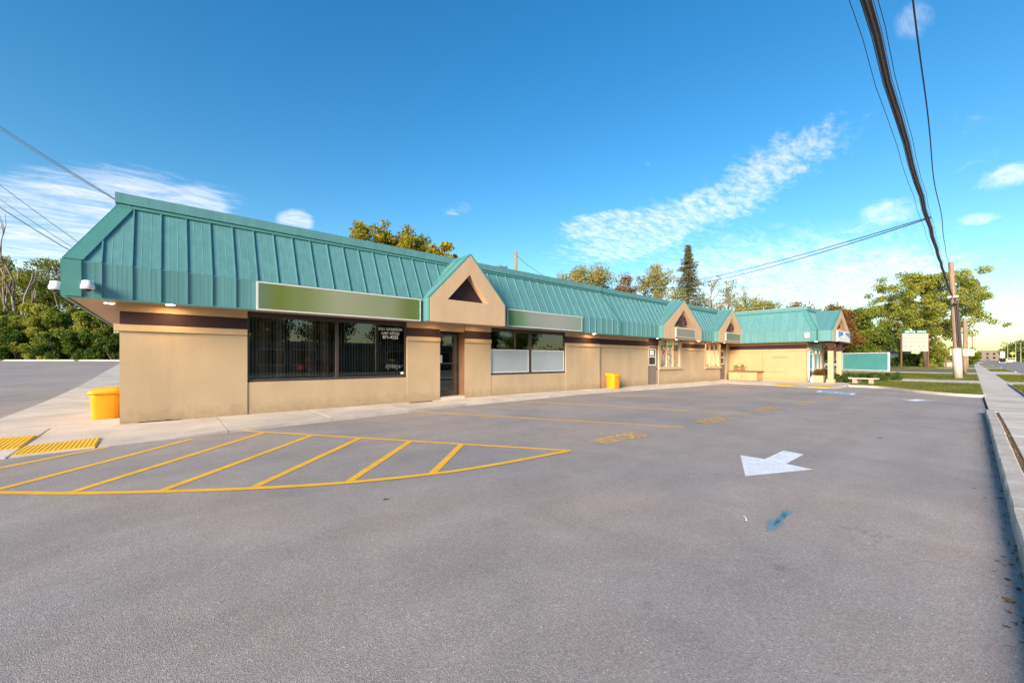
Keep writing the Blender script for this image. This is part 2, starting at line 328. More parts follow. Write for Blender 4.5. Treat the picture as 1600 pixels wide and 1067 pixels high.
def wloc(o):
    v = Vector((0, 0, 0))
    while o: v = v + o.location; o = o.parent
    return v
def part(name, mb, m, parent=None, smooth=False, loc=None, bevel=0):
    """world coordinates in mb; vertices are made local to the parent's origin"""
    if parent is not None:
        w = wloc(parent); mb.v = [(a - w.x, b - w.y, c - w.z) for a, b, c in mb.v]
    o = link(name, mesh_of(name, mb, m, smooth), parent)
    if bevel:
        q = o.modifiers.new('bevel', 'BEVEL'); q.width = bevel; q.segments = 2; q.limit_method = 'ANGLE'
    return o
def thing(name, label, cat, loc, group=None):
    o = bpy.data.objects.new(name, None); COL.objects.link(o); o.location = loc; o.empty_display_size = .3
    o['label'] = label; o['category'] = cat
    if group: o['group'] = group
    return o
def solo(name, mb, m, label, cat, base, group=None, smooth=False, bevel=0):
    mb.v = [(a - base[0], b - base[1], c - base[2]) for a, b, c in mb.v]
    o = link(name, mesh_of(name, mb, m, smooth)); o.location = base; o['label'] = label; o['category'] = cat
    if group: o['group'] = group
    if bevel:
        q = o.modifiers.new('bevel', 'BEVEL'); q.width = bevel; q.segments = 2; q.limit_method = 'ANGLE'
    return o
def struct(name, mb, m, parent=None, smooth=False):
    o = part(name, mb, m, parent, smooth)
    if parent is None: o['kind'] = 'structure'
    return o
def text(name, body, m, parent, mw, size=1.0, extrude=0.0, xscale=1.0, align='LEFT', shear=0.0, offset=0.0):
    """text as a mesh, placed by world matrix mw; parent's origin must be a pure translation"""
    cu_ = bpy.data.curves.new(name, 'FONT'); cu_.body = body; cu_.size = size; cu_.extrude = extrude; cu_.align_x = align; cu_.shear = shear; cu_.offset = offset
    cu_.resolution_u = 3
    to = bpy.data.objects.new(name, cu_); COL.objects.link(to); bpy.context.view_layer.update()
    me = bpy.data.meshes.new_from_object(to.evaluated_get(bpy.context.evaluated_depsgraph_get())); bpy.data.objects.remove(to)
    T = mw @ Matrix.Diagonal((xscale, 1, 1, 1))
    if parent is not None: T = Matrix.Translation(-wloc(parent)) @ T
    me.transform(T); me.materials.clear(); me.materials.append(m)
    return link(name, me, parent)

def sst(t): t = max(0, min(1, t)); return t * t * (3 - 2 * t)
def hgt(X, Y):                                              # lot surface
    z = -.08 - .14 * sst((X - 12) / 14) + .12 * sst((X - 36) / 10)
    return z + 1.4 * sst((Y - 16) / 45) * sst((8 - X) / 10)
def site(px, w): t = (px - 800) / FOC; return (w * (SA * t + CA), w * (-CA * t + SA))
def frange(a, b, st):
    n = max(1, int(round((b - a) / st))); return [a + (b - a) * i / n for i in range(n + 1)]
def sheet(name, x0, x1, y0, y1, m, dz=0.0, step=1.5, zf=None, parent=None):
    xs, ys = frange(x0, x1, step), frange(y0, y1, step); mb = MB(); zf = zf or (lambda a, b: hgt(a, b) + dz)
    mb.v = [(x, y, zf(x, y)) for y in ys for x in xs]; nx = len(xs)
    mb.f = [(j * nx + i, j * nx + i + 1, (j + 1) * nx + i + 1, (j + 1) * nx + i) for j in range(len(ys) - 1) for i in range(nx - 1)]
    o = part(name, mb, m, parent, True)
    if parent is None: o['kind'] = 'structure'
    return o
def slab_mb(poly, ztop, thick=.14, bev=.012):
    """convex-ish polygon slab; ztop(x,y); small chamfer at the top edge"""
    cx = sum(p[0] for p in poly) / len(poly); cy = sum(p[1] for p in poly) / len(poly); mb = MB(); n = len(poly)
    def ins(p, d):
        v = Vector((cx - p[0], cy - p[1])); l_ = v.length; return (p[0] + v.x / l_ * d, p[1] + v.y / l_ * d)
    lo = [(p[0], p[1], ztop(*p) - thick) for p in poly]; mid = [(p[0], p[1], ztop(*p) - bev) for p in poly]
    hi = []
    for p in poly: q = ins(p, bev * 1.6); hi.append((q[0], q[1], ztop(*p)))
    mb.v = lo + mid + hi; mb.f = [tuple(2 * n + i for i in range(n))]
    for i in range(n):
        j = (i + 1) % n; mb.f += [(i, j, n + j, n + i), (n + i, n + j, 2 * n + j, 2 * n + i)]
    return mb

# ------------------------------------------------------------------ ground
def ground_z(x, y): return (hgt(x, y) if abs(x) < 200 and abs(y) < 200 else hgt(max(-200, min(200, x)), max(-200, min(200, y)))) - .12
mb = MB(); xs = sorted(set([-2500, -900, -400, -200] + frange(-120, 200, 8) + [400, 800, 1500, 3000])); ys = sorted(set([-2500, -900, -300, -120] + frange(-60, 120, 8) + [300, 900, 2500]))
mb.v = [(x, y, ground_z(x, y)) for y in ys for x in xs]; nx = len(xs)
mb.f = [(j * nx + i, j * nx + i + 1, (j + 1) * nx + i + 1, (j + 1) * nx + i) for j in range(len(ys) - 1) for i in range(nx - 1)]
struct('ground', mb, M_GRASS, smooth=True)
lot = sheet('parking_lot', -60, 34, -.30, 64, M_ASPH, 0)
def road_z(x, y): return -.10 if x > 46 else hgt(x, -4) * 1.0
sheet('road', -260, 1600, -14.2, -3.6, M_ROAD, step=12, zf=lambda x, y: -.10)
sheet('verge_paving', -60, 400, -3.6, -1.50, M_CONC, step=6, zf=lambda x, y: -.085)
# lane paint of the road
for yy, mm, x0, x1 in ((-8.8, M_YFADE, -60, 900), (-9.05, M_YFADE, -60, 900)):
    sheet('lane_line', x0, x1, yy - .06, yy + .06, mm, step=60, zf=lambda x, y: -.095)

def poly_on(name, pts, m, dz, parent=lot, thick=None):
    return part(name, MB().poly([(x, y, hgt(x, y) + dz) for x, y in pts]), m, parent)
def stripe(p0, p1, wid, m, dz=.004, name='painted_stripe', n=6):
    a, b = Vector(p0), Vector(p1); d = (b - a).normalized(); q = Vector((-d.y, d.x)) * wid / 2; mb = MB()
    pts = [a.lerp(b, i / n) for i in range(n + 1)]
    for p in pts:
        for s_ in (q, -q): mb.v.append((p.x + s_.x, p.y + s_.y, hgt(p.x + s_.x, p.y + s_.y) + dz))
    mb.f = [(2 * i, 2 * i + 1, 2 * i + 3, 2 * i + 2) for i in range(n)]
    return part(name, mb, m, lot)
def band_line(pts, wid, m, dz):
    mb = MB(); P = [Vector(p) for p in pts]
    for i, p in enumerate(P):
        d = (P[min(i + 1, len(P) - 1)] - P[max(i - 1, 0)]).normalized(); q = Vector((-d.y, d.x)) * wid / 2
        for s_ in (q, -q): mb.v.append((p.x + s_.x, p.y + s_.y, hgt(*p) + dz))
    mb.f = [(2 * i, 2 * i + 1, 2 * i + 3, 2 * i + 2) for i in range(len(P) - 1)]
    return part('painted_stripe', mb, m, lot)
def smooth_pts(pts, k=6):
    out = []
    P = [Vector(p) for p in pts]; P = [2 * P[0] - P[1]] + P + [2 * P[-1] - P[-2]]
    for i in range(1, len(P) - 2):
        for j in range(k):
            t = j / k; a, b, c, d = P[i - 1], P[i], P[i + 1], P[i + 2]
            out.append(.5 * ((2 * b) + (c - a) * t + (2 * a - 5 * b + 4 * c - d) * t * t + (3 * b - a - 3 * c + d) * t ** 3))
    return out + [P[-2]]
low = smooth_pts([(-3.2, 9.0), (-2.2, 8.02), (-1.46, 7.31), (-.79, 6.7), (-.07, 6.15), (.8, 5.56), (1.68, 5.08), (2.67, 4.72), (3.5, 4.55), (5.12, 4.41)])
band_line(low, .105, M_YPAINT, .010)
stripe((1.22, 10.25), (5.10, 4.43), .10, M_YPAINT, .007)
for a, b in (((-2.9, 7.95), (-.78, 9.93)), ((-1.62, 7.38), (.36, 9.86)), ((-.86, 6.78), (1.51, 9.72)), ((-.07, 6.18), (2.19, 8.72)),
             ((.77, 5.63), (2.83, 7.81)), ((1.7, 5.1), (3.45, 6.91)), ((2.67, 4.73), (4.04, 6.06))):
    stripe(a, b, .11, M_YPAINT, .004)
for a, b, m_ in (((5.55, 10.65), (8.86, 4.28), M_YPAINT), ((9.9, 10.75), (12.4, 4.1), M_YFADE2), ((13.9, 10.6), (16.1, 4.3), M_YFADE), ((18.2, 10.6), (20.0, 3.9), M_YFADE), ((22.6, 10.4), (23.9, 4.9), M_YFADE),
                 ((28.6, 4.9), (26.3, 3.2), M_YFADE)):
    stripe(a, b, .10, m_, .004)
for (x, y), sz, m_ in (((5.98, 4.36), 1.0, M_YFADE2), ((9.72, 4.12), 1.0, M_YFADE2), ((13.25, 3.98), 1.0, M_YFADE2), ((16.7, 3.85), .98, M_YFADE2), ((20.3, 3.80), .95, M_YFADE2)):
    text('painted_word', 'VISITORS', m_, lot, Matrix.Translation((x, y, hgt(x + .7, y) + .006)) @ Matrix.Rotation(R(-4), 4, 'Z') , size=.60, xscale=.56, offset=.004)
AR = [(6.94, 2.43), (6.95, 2.09), (7.84, 2.08), (7.77, 1.78), (6.87, 1.79), (6.80, 1.45), (5.74, 1.95)]
part('painted_arrow', (lambda b: (setattr(b, 'v', [(x, y, hgt(x, y) + .004) for x, y in AR]), setattr(b, 'f', [(1, 2, 3, 4), (0, 1, 4, 5, 6)]), b)[-1])(MB()), M_WPAINT2, lot)
A2 = [(x0, y0) for x0, y0 in ((23.25, 2.0), (23.05, 1.72), (23.9, 1.55), (23.8, 1.25), (23.1, 1.38), (24.3, .78), (22.35, 1.50))]
part('painted_arrow', (lambda b: (setattr(b, 'v', [(x, y, hgt(x, y) + .004) for x, y in A2]), setattr(b, 'f', [(1, 2, 3, 4), (0, 1, 4, 5, 6)]), b)[-1])(MB()), M_WPAINT, lot)
# accessible bay symbol
hq = [Vector(p) for p in ((26.81, 5.42), (25.9, 3.75), (24.52, 3.70), (25.32, 5.28))]
def hquv(u, v): return (hq[0].lerp(hq[1], u)).lerp(hq[3].lerp(hq[2], u), v)     # u along, v towards the viewer
poly_on('painted_square', [hquv(u, v) for u, v in ((0, 0), (1, 0), (1, 1), (0, 1))][::-1], M_WPAINT2, .004)
poly_on('painted_square', [hquv(u, v) for u, v in ((.1, .08), (.9, .08), (.9, .92), (.1, .92))][::-1], M_BPAINT, .008)
sy = MB()
def hs_(pts): sy.poly([(p.x, p.y, hgt(p.x, p.y) + .012) for p in (hquv(*q) for q in pts)])
hs_([(.50 + .05 * math.cos(t), .18 + .06 * math.sin(t)) for t in [i * math.pi / 4 for i in range(8)]])
hs_([(.47, .26), (.53, .26), (.54, .55), (.47, .55)]); hs_([(.54, .36), (.66, .36), (.66, .41), (.54, .41)])
hs_([(.54, .50), (.67, .50), (.67, .56), (.54, .56)]); hs_([(.64, .56), (.69, .56), (.76, .80), (.70, .80)])
for i in range(9):
    a0, a1 = R(40 + i * 27), R(40 + (i + 1) * 27)
    hs_([(.50 + r * math.cos(a), .62 + r * 1.1 * math.sin(a)) for r, a in ((.13, a0), (.17, a0), (.17, a1), (.13, a1))])
part('painted_symbol', sy, M_WPAINT2, lot)
# sprayed utility marks
def spray_mark(cx, cy, ln, wd, ang):
    mb = MB(); cov = []; nr, na = 5, 14
    for i in range(nr + 1):
        for k in range(na):
            t = 2 * math.pi * k / na; r = i / nr; w = 1 + .25 * math.sin(3 * t + cx)
            x, y = r * ln / 2 * math.cos(t), r * wd / 2 * math.sin(t) * w
            X, Y = cx + x * math.cos(ang) - y * math.sin(ang), cy + x * math.sin(ang) + y * math.cos(ang)
            mb.v.append((X, Y, hgt(X, Y) + .005)); cov.append(1.3 * (1 - r) ** .8)
    for i in range(nr):
        for k in range(na):
            k2 = (k + 1) % na; mb.f.append((i * na + k, (i + 1) * na + k, (i + 1) * na + k2, i * na + k2))
    me = mesh_of('spray_mark', mb, M_SPRAY); at = me.attributes.new('cover', 'FLOAT', 'POINT')
    if len(at.data) == len(cov): at.data.foreach_set('value', cov)
    link('spray_mark', me, lot)
spray_mark(4.25, 1.20, .46, .14, R(3)); spray_mark(4.45, 1.205, .5, .07, R(3)); spray_mark(4.64, 1.21, .34, .10, R(3)); spray_mark(10.5, 1.18, .42, .10, R(0))

# ------------------------------------------------------------------ pavements
walk = bpy.data.objects.new('building_pavement', None); COL.objects.link(walk); walk['kind'] = 'structure'
FX = [-.93, 0, 2, 5, 7.5, 16, 30.0]; FY = [9.95, 10.05, 10.32, 10.66, 11.03, 11.35, 11.30]
def yfront(x): return float(np.interp(x, FX, FY))
def wz(x, y):
    up = .016 + .064 * max(sst((y - 10.0) / 2.2), sst((x + .9) / 3.0))
    if x > 20: up = .10
    return hgt(x, y) + up if x < 34 else -.13
bx = [-.93, .96, 3.1, 5.3, 7.5, 9.6, 11.7, 13.8, 15.9, 18, 20.1, 22.2, 24.3, 26.4, 28.4, 30.0]
for a, b in zip(bx[:-1], bx[1:]):
    g = .007; m_ = (a + b) / 2
    part('pavement_slab', slab_mb([(a + g, yfront(a)), (m_, yfront(m_)), (b - g, yfront(b)), (b - g, 12.95), (m_, 12.95), (a + g, 12.95)], wz, .22, .004), M_CONC, walk)
part('pavement_slab', slab_mb([(-3.5, 9.7), (-1.90, 9.78), (-1.89, 12.9), (-3.2, 12.9)], wz, .2), M_CONC, walk)
part('pavement_slab', slab_mb([(-1.87, 9.80), (-.95, 9.93), (-.85, 12.9), (-1.87, 12.9)], wz, .2), M_CONC, walk)
ys_ = frange(12.9, 60, 2.35)
for a, b in zip(ys_[:-1], ys_[1:]):
    part('pavement_slab', slab_mb([(-3.15, a + .01), (-.8, a + .01), (-.8, b - .01), (-3.15, b - .01)], lambda x, y: hgt(x, y) + .08, .25), M_CONC, walk)
# apron in front of the far wing
for pl in ([(30.02, 11.3), (29.9, 9.0), (34.3, 9.0), (34.3, 12.95), (30.02, 12.95)], [(29.88, 8.98), (29.4, 7.6), (29.05, 6.5), (34.3, 6.5), (34.3, 8.98)],
           [(29.04, 6.48), (29.2, 5.5), (29.6, 5.15), (31.8, 5.05), (34.3, 5.3), (34.3, 6.48)], [(34.32, 5.3), (40.5, 5.3), (40.5, 7.8), (34.32, 7.8)]):
    part('pavement_slab', slab_mb(pl, lambda x, y: -.205 + .08 * sst((x - 29.4) / 2.2), .2), M_CONC, walk)
# tactile plates
def tactile(q, n, base):
    q = [Vector(p) for p in q]; z = lambda x, y: wz(x, y)
    t = thing('tactile_plate', base, 'tactile paving', (q[0].x, q[0].y, z(*q[0])), 'yellow tactile plates at the pavement corner')
    mb = MB(); P = [(p.x, p.y, z(p.x, p.y)) for p in q]
    mb.prism([(a, b, c - .01) for a, b, c in P], (0, 0, .02)); part('plate', mb, MATS.get('tactile') or mat('tactile', (.84, .50, .015), .6, .06, 4, fine=(50, .08)), t)
    for i in range(n):
        u = (i + .5) / n; a = q[0].lerp(q[1], u); b = q[3].lerp(q[2], u); d = (q[1] - q[0]) / n * .22
        a, b = a.lerp(b, .04), a.lerp(b, .96); mb = MB()
        mb.prism([(p.x, p.y, z(p.x, p.y) + .008) for p in (b - d, b + d, a + d, a - d)], (0, 0, .008)); part('ridge', mb, MATS['tactile'], t)
tactile([(-1.86, 10.72), (-.97, 10.9), (-.955, 9.99), (-1.865, 9.9)], 16, 'yellow ribbed tactile plate on the pavement corner nearest the yellow bin')
tactile([(-2.75, 11.75), (-1.91, 11.79), (-1.90, 10.55), (-2.75, 10.45)], 14, 'yellow ribbed tactile plate cut by the left edge of the picture')
for q in ([(29.75, 8.5), (29.35, 7.3), (30.7, 7.2), (31.1, 8.5)], [(29.2, 6.5), (29.45, 5.4), (30.9, 5.4), (30.7, 6.5)]):
    part('yellow_ramp_plate', MB().prism([(x, y, -.203 + .08 * sst((x - 29.4) / 2.2)) for x, y in q], (0, 0, .012)), mat('faded_tactile', (.62, .42, .06), .7, .15, 3), walk)

# kerb right of the lot and street pavement
kerb = bpy.data.objects.new('kerb', None); COL.objects.link(kerb); kerb['kind'] = 'structure'
kx = [-9 + 3.02 * i for i in range(10)]; kx[-1] = 18.3
for i in range(9):
    a, b = kx[i], kx[i + 1] - .015; off = random.uniform(-.008, .008); mb = MB(); prof = [(-.235, -.14), (-.245, .030), (-.262, .046), (-.40, .05), (-.42, .03), (-.42, -.14)]
    nseg = 8
    for j in range(nseg + 1):
        x = a + (b - a) * j / nseg; sh = -.14 * sst((x - 12) / 14)
        for (y, z) in prof: mb.v.append((x, y + off + random.uniform(-.004, .004), z + (sh if z > -.1 else sh * 1.2) + random.uniform(-.003, .003)))
    n = len(prof)
    for j in range(nseg):
        for k in range(n - 1): mb.f.append((j * n + k, j * n + k + 1, (j + 1) * n + k + 1, (j + 1) * n + k))
    mb.f += [tuple(range(n)), tuple(nseg * n + k for k in reversed(range(n)))]
    part('kerb_stone', mb, M_KERB, kerb)
spave = bpy.data.objects.new('street_pavement', None); COL.objects.link(spave); spave['kind'] = 'structure'
def spz(x, y): return max(-.145, -.02 - .14 * sst((x - 12) / 14) + .11 * sst((x - 36) / 10))
for a, b in zip(frange(-9, 72, 1.52)[:-1], frange(-9, 72, 1.52)[1:]):
    y0 = -.50 if b < 18.6 else -.34
    part('pavement_slab', slab_mb([(a + .008, -1.52), (b - .008, -1.52), (b - .008, y0), (a + .008, y0)], spz, .12, .008), M_CONC, spave)
for a, b in zip(frange(72, 400, 12)[:-1], frange(72, 400, 12)[1:]):
    part('pavement_slab', slab_mb([(a + .01, -1.52), (b - .01, -1.52), (b - .01, -.34), (a + .01, -.34)], lambda x, y: -.05, .1, .008), M_CONC, spave)
sheet('kerb_soil', -9, 18.4, -.51, -.40, M_SOIL, step=2, zf=lambda x, y: spz(x, y) - .015)

# lawns
lk = [(31.8, 5.0), (31.75, 3.95), (31.1, 3.2), (29.0, 2.0), (27.6, .76), (27.1, -.34)]
lks = smooth_pts(lk, 4)
lkerb = bpy.data.objects.new('lawn_kerb', None); COL.objects.link(lkerb); lkerb['kind'] = 'structure'
for i in range(0, len(lks) - 1, 2):
    seg = lks[i:i + 3]; mb = MB(); n = 4
    for p_i, p in enumerate(seg):
        q = lks[min(i + p_i + 1, len(lks) - 1)] - lks[max(i + p_i - 1, 0)]; d = q.normalized(); r = Vector((-d.y, d.x))
        if r.x < 0 and r.y < 0: r = -r
        r = r if r.x > 0 else -r
        for (o_, z) in ((0, -.30), (.01, -.11), (.16, -.10), (.18, -.3)): mb.v.append((p.x + r.x * o_, p.y + r.y * o_, z))
    for j in range(len(seg) - 1):
        for k in range(3): mb.f.append((j * 4 + k, j * 4 + k + 1, (j + 1) * 4 + k + 1, (j + 1) * 4 + k))
    part('kerb_stone', mb, M_CONC, lkerb)
def lz(x, y): return -.115 + .10 * sst((x - 33) / 12)
lawn = MB(); ky = {}
def lawn_x0(y): return float(np.interp(y, [-.34, .76, 2.0, 3.2, 3.95, 5.0], [27.25, 27.75, 29.15, 31.25, 31.9, 31.95]))
ysl = frange(-.34, 5.0, .5)
cols_ = [0, .05, .12, .2, .35, .5, .75, 1]
for y in ysl:
    x0 = lawn_x0(y)
    for c_ in cols_: x = x0 + (44 - x0) * c_; lawn.v.append((x, y, lz(x, y)))
nc = len(cols_)
lawn.f = [(j * nc + i, j * nc + i + 1, (j + 1) * nc + i + 1, (j + 1) * nc + i) for j in range(len(ysl) - 1) for i in range(nc - 1)]
struct('lawn', lawn, M_GRASS, smooth=True)
sheet('lawn', 44, 300, -.34, 5.0, M_GRASS, step=4, zf=lz)
sheet('lawn', 40.4, 300, 5.0, 60, M_GRASS, step=6, zf=lz)
for a, b, nm in ((39.2, 42.4, 3), (63.5, 67.0, 4), (100, 106, 6)):
    part('lawn_path', MB().prism([(a, -.33, lz(a, 0) + .004), (b, -.33, lz(b, 0) + .004), (b + 1, 22, lz(b, 0) + .004), (a + 1, 22, lz(a, 0) + .004)], (0, 0, .016)), M_CONC)['kind'] = 'structure'
sheet('driveway', 70, 96, 9, 40, M_ROAD, step=6, zf=lambda x, y: lz(x, y) + .03)
for a, b in ((26.5, 38.5), (43, 64), (80, 108), (118, 150), (160, 260)):
    mb = MB(); mb.prism([(a + 2.6, -1.54, -.10), (a, -3.5, -.10), (b + 1.5, -3.5, -.10), (b, -1.54, -.10)][::1], (0, 0, .03)); struct('grass_verge', mb, M_GRASSY)
mb = MB()
for a, b in ((26.5, 38.5), (43, 64), (80, 108), (118, 150), (160, 260)): mb.box(a, b + 1.5, -3.62, -3.5, -.14, -.03)
struct('road_kerb', mb, M_CONC)
struct('road_kerb', MB().box(-260, 900, -14.4, -14.2, -.2, .03), M_CONC)
sheet('far_pavement', -260, 900, -17.4, -15.9, M_CONC, step=20, zf=lambda x, y: -.04)

# ------------------------------------------------------------------ the plaza building
XA, YW, YB = -.82, 12.60, 12.72
bld = thing('plaza_building', 'long tan stucco plaza with a teal metal mansard roof and small gables', 'building', (8, 18, 0))
XS = 16.89
XWG, YWF = 34.1, 7.65
def wallbox(x0, x1, y0, y1, z0, z1, m=M_STUC, name='wall'): return part(name, MB().box(x0, x1, y0, y1, z0, z1), m, bld)
def bandset(x0, x1, y, m=M_TRIM, stw=M_STUC, x0e=0, x1e=0):
    """pier with ledge, maroon band and top trim on the plane y"""
    part('wall', MB().box(x0, x1, y, y + .22, -.35, 2.10), stw, bld)
    part('ledge', MB().box(x0 - x0e, x1 + x1e, y - .045, y + .20, 2.10, 2.25), m, bld, bevel=.008)
    part('maroon_band', MB().box(x0, x1, y + .012, y + .2, 2.25, 2.55), M_MAR, bld)
    part('top_trim', MB().box(x0 - x0e * .5, x1, y - .015, y + .2, 2.55, 2.742), m, bld)
bandset(XA, 1.60, YW - .02, x0e=.09)
wallbox(1.60, 6.17, YW, YW + .2, -.35, .85)
bandset(6.17, 7.45, YW - .012); bandset(8.52, 9.78, YW - .012)
wallbox(9.78, 14.27, YW, YW + .2, -.35, .83)
bandset(14.27, XS, YW - .012)
wallbox(7.45, 8.52, YW + .02, YW + .2, 2.50, 2.742, M_TRIM, 'top_trim')
wallbox(7.45, 8.52, YW + .0, YW + .7, -.3, .09, M_CONC, 'door_step')
wallbox(7.44, 7.455, YW + .0, YW + .42, .09, 2.49, M_TRIM, 'door_jamb'); wallbox(8.515, 8.53, YW, YW + .42, .09, 2.49, mat('jamb_brown', (.16, .075, .04), .7), 'door_jamb')
wallbox(1.60, 6.17, YW + .06, YW + .2, 2.66, 2.742, M_BRZ, 'top_trim'); wallbox(9.78, 14.27, YW + .06, YW + .2, 2.66, 2.742, M_BRZ, 'top_trim')
# block B
bandset(XS, 21.82, YB); wallbox(21.82, 23.02, YB + .02, YB + .2, 2.32, 2.742, M_MAR, 'maroon_band')
bandset(25.98, 29.5, YB, x1e=0)
wallbox(23.02, 25.98, YB, YB + .2, -.35, .84); wallbox(29.5, 32.25, YB, YB + .2, -.35, .80)
wallbox(33.4, XWG + .2, YB, YB + .2, -.35, 2.742); wallbox(32.25, 33.4, YB + .02, YB + .2, 2.32, 2.742, M_MAR, 'maroon_band')
st = MB(); rs = random.Random(3); xx = -.52
while xx < .22: w_ = rs.uniform(.03, .09); hh_ = rs.uniform(.008, .03) * (1 - abs(xx + .15) * 1.2); st.prism([(xx, YW - .024, .002), (xx + w_, YW - .024, .002), (xx + w_, YW - .024, .004 + hh_), (xx, YW - .024, .004 + hh_ * .7)], (0, -.012, 0)); xx += w_
part('broken_wall_foot', st, mat('dark_gap', (.03, .022, .018), .95, .3, 20), bld)
g_ = MB(); g_.box(6.15, 6.98, 12.28, 12.42, .004, .016)
part('door_mat', g_, MATS['dark_gap'], bld)
# wall surround of the two small windows
def small_window(x0, x1, zs, poster):
    y = YB; f = MB(); zt = 2.66
    for a, b in ((x0, x0 + .22), (x1 - .25, x1)): f.box(a, b, y - .03, y + .12, zs, 2.742)
    f.box(x0, x1, y - .03, y + .12, zt, 2.738); f.box(x0 - .06, x1 + .06, y - .10, y + .12, zs - .12, zs)
    xs_ = frange(x0 + .22, x1 - .25, (x1 - x0 - .47) / 3)
    for x in xs_[1:-1]: f.box(x - .035, x + .035, y - .005, y + .12, zs, zt)
    f.box(x0 + .22, x1 - .25, y, y + .1, zs, zs + .05)
    fr = part('window', f, M_CREAM, bld)
    for i in range(3):
        a, b = xs_[i] + (.035 if i else 0), xs_[i + 1] - (.035 if i < 2 else 0)
        part('pane', MB().poly([(a, y + .05, zs + .05), (b, y + .05, zs + .05), (b, y + .05, zt), (a, y + .05, zt)]), M_GLASS2, fr)
        part('poster', MB().poly([(a + .01, y + .09, zs + .05), (b - .01, y + .09, zs + .05), (b - .01, y + .09, zt - .42), (a + .01, y + .09, zt - .42)]), poster[i], fr)
        part('valance', MB().poly([(a, y + .085, zt - .42), (b, y + .085, zt - .42), (b, y + .085, zt), (a, y + .085, zt)]), mat('green_valance', (.07, .14, .05), .6, .3, 3), fr)
def poster_mat(name, cols, scale, seed):
    m = bpy.data.materials.new(name); m.use_nodes = True; t = m.node_tree; n = t.nodes; b = n['Principled BSDF']; b.inputs['Roughness'].default_value = .4; cols = [tuple(min(.8, c * 1.7) for c in q) for q in cols]
    tcn = n.new('ShaderNodeTexCoord'); mp = n.new('ShaderNodeMapping'); mp.inputs['Location'].default_value = (seed, 0, seed); mp.inputs['Scale'].default_value = (1, 1, .7)
    nz = n.new('ShaderNodeTexNoise'); nz.inputs['Scale'].default_value = scale; nz.inputs['Detail'].default_value = 3; nz.inputs['Distortion'].default_value = 1.2
    r = n.new('ShaderNodeValToRGB'); e = r.color_ramp.elements; r.color_ramp.interpolation = 'EASE'
    e[0].position = .3; e[0].color = (*cols[0], 1); e[1].position = .72; e[1].color = (*cols[-1], 1)
    for i, c in enumerate(cols[1:-1]): q = e.new(.3 + .42 * (i + 1) / (len(cols) - 1)); q.color = (*c, 1)
    t.links.new(tcn.outputs['Object'], mp.inputs[0]); t.links.new(mp.outputs[0], nz.inputs['Vector']); t.links.new(nz.outputs[0], r.inputs[0]); t.links.new(r.outputs[0], b.inputs['Base Color']); return m
PM = [poster_mat('poster_print', [(.05, .05, .04), (.35, .37, .38), (.03, .035, .03), (.30, .06, .06), (.4, .42, .42)], 2.6, 1),
      poster_mat('poster_print', [(.03, .035, .03), (.38, .4, .42), (.04, .05, .04), (.45, .44, .4)], 3.0, 5),
      poster_mat('poster_print', [(.03, .035, .04), (.15, .14, .20), (.04, .05, .04), (.35, .35, .32)], 2.6, 9)]
PM2 = [poster_mat('poster_print', [(.30, .05, .03), (.45, .25, .15), (.5, .45, .42), (.32, .10, .05)], 3.0, 2),
       poster_mat('poster_print', [(.10, .08, .05), (.36, .22, .12), (.28, .10, .06)], 3.0, 6),
       poster_mat('poster_print', [(.08, .05, .04), (.34, .14, .08), (.42, .38, .34), (.12, .07, .05)], 3.0, 11)]
small_window(23.02, 25.98, .96, PM); small_window(29.5, 32.25, .92, PM2)
# rest of the shell
wallbox(XA, XA + .2, YW + .2, 26, -.35, 2.742, M_STUC); part('ledge', MB().box(XA - .045, XA, YW + .155, 26, 2.10, 2.25), M_TRIM, bld); part('maroon_band', MB().box(XA - .006, XA, YW + .2, 26, 2.252, 2.55), M_MAR, bld)
wallbox(XA, 39.2, 25.8, 26, -.35, 4.8); wallbox(39.0, 39.2, YWF + .2, 25.8, -.35, 4.9)
# wing
part('wall', MB().box(XWG, XWG + .22, YWF, YB - .001, -.35, 2.08), M_STUCW, bld)
part('ledge', MB().box(XWG - .045, XWG + .2, YWF - .045, YB - .002, 2.08, 2.22), M_STUCW, bld)
part('maroon_band', MB().box(XWG + .012, XWG + .2, YWF + .01, YB - .003, 2.22, 2.52), M_MAR, bld)
part('top_trim', MB().box(XWG - .015, XWG + .2, YWF - .015, YB - .003, 2.52, 2.742), M_STUCW, bld)
part('downpipe', MB().tube([(XWG - .04, 10.35, -.1), (XWG - .04, 10.35, 2.08)], .03, 8), M_STUCW, bld)
part('conduit', MB().tube([(XWG - .03, 10.35, .55), (XWG - .03, 8.9, .55)], .012, 6), M_STUCW, bld)
part('faded_letters_board', MB().box(XWG - .006, XWG, 8.75, 9.75, 1.52, 1.72), mat('faded_board', (.365, .235, .125), .88, .1, 9), bld)
# wing front: glazed entrance
f = MB()
f.box(XWG + .25, XWG + .33, YWF + .02, YWF + .14, -.1, 2.3); f.box(38.6, 38.7, YWF + .02, YWF + .14, -.1, 2.3); f.box(XWG + .33, 38.6, YWF + .02, YWF + .14, 2.12, 2.3)
for x in (35.0, 36.3, 36.45, 37.6): f.box(x, x + .09, YWF + .02, YWF + .14, -.1, 2.12)
ent = part('entrance', f, mat('aluminium_frame', (.45, .44, .42), .4, .05, 3), bld)
part('wall', MB().box(38.7, 39.2, YWF, YWF + .2, -.35, 2.742), M_STUCW, bld); part('top_trim', MB().box(XWG + .22, 38.7, YWF + .02, YWF + .2, 2.3, 2.742), M_BRZ, bld)
xs_ = [XWG + .33, 35.0, 36.3, 36.45 + .09, 37.6, 38.6]
DP = poster_mat('door_print', [(.03, .12, .28), (.10, .30, .50), (.40, .45, .5), (.22, .12, .25), (.05, .2, .4)], 2.4, 4)
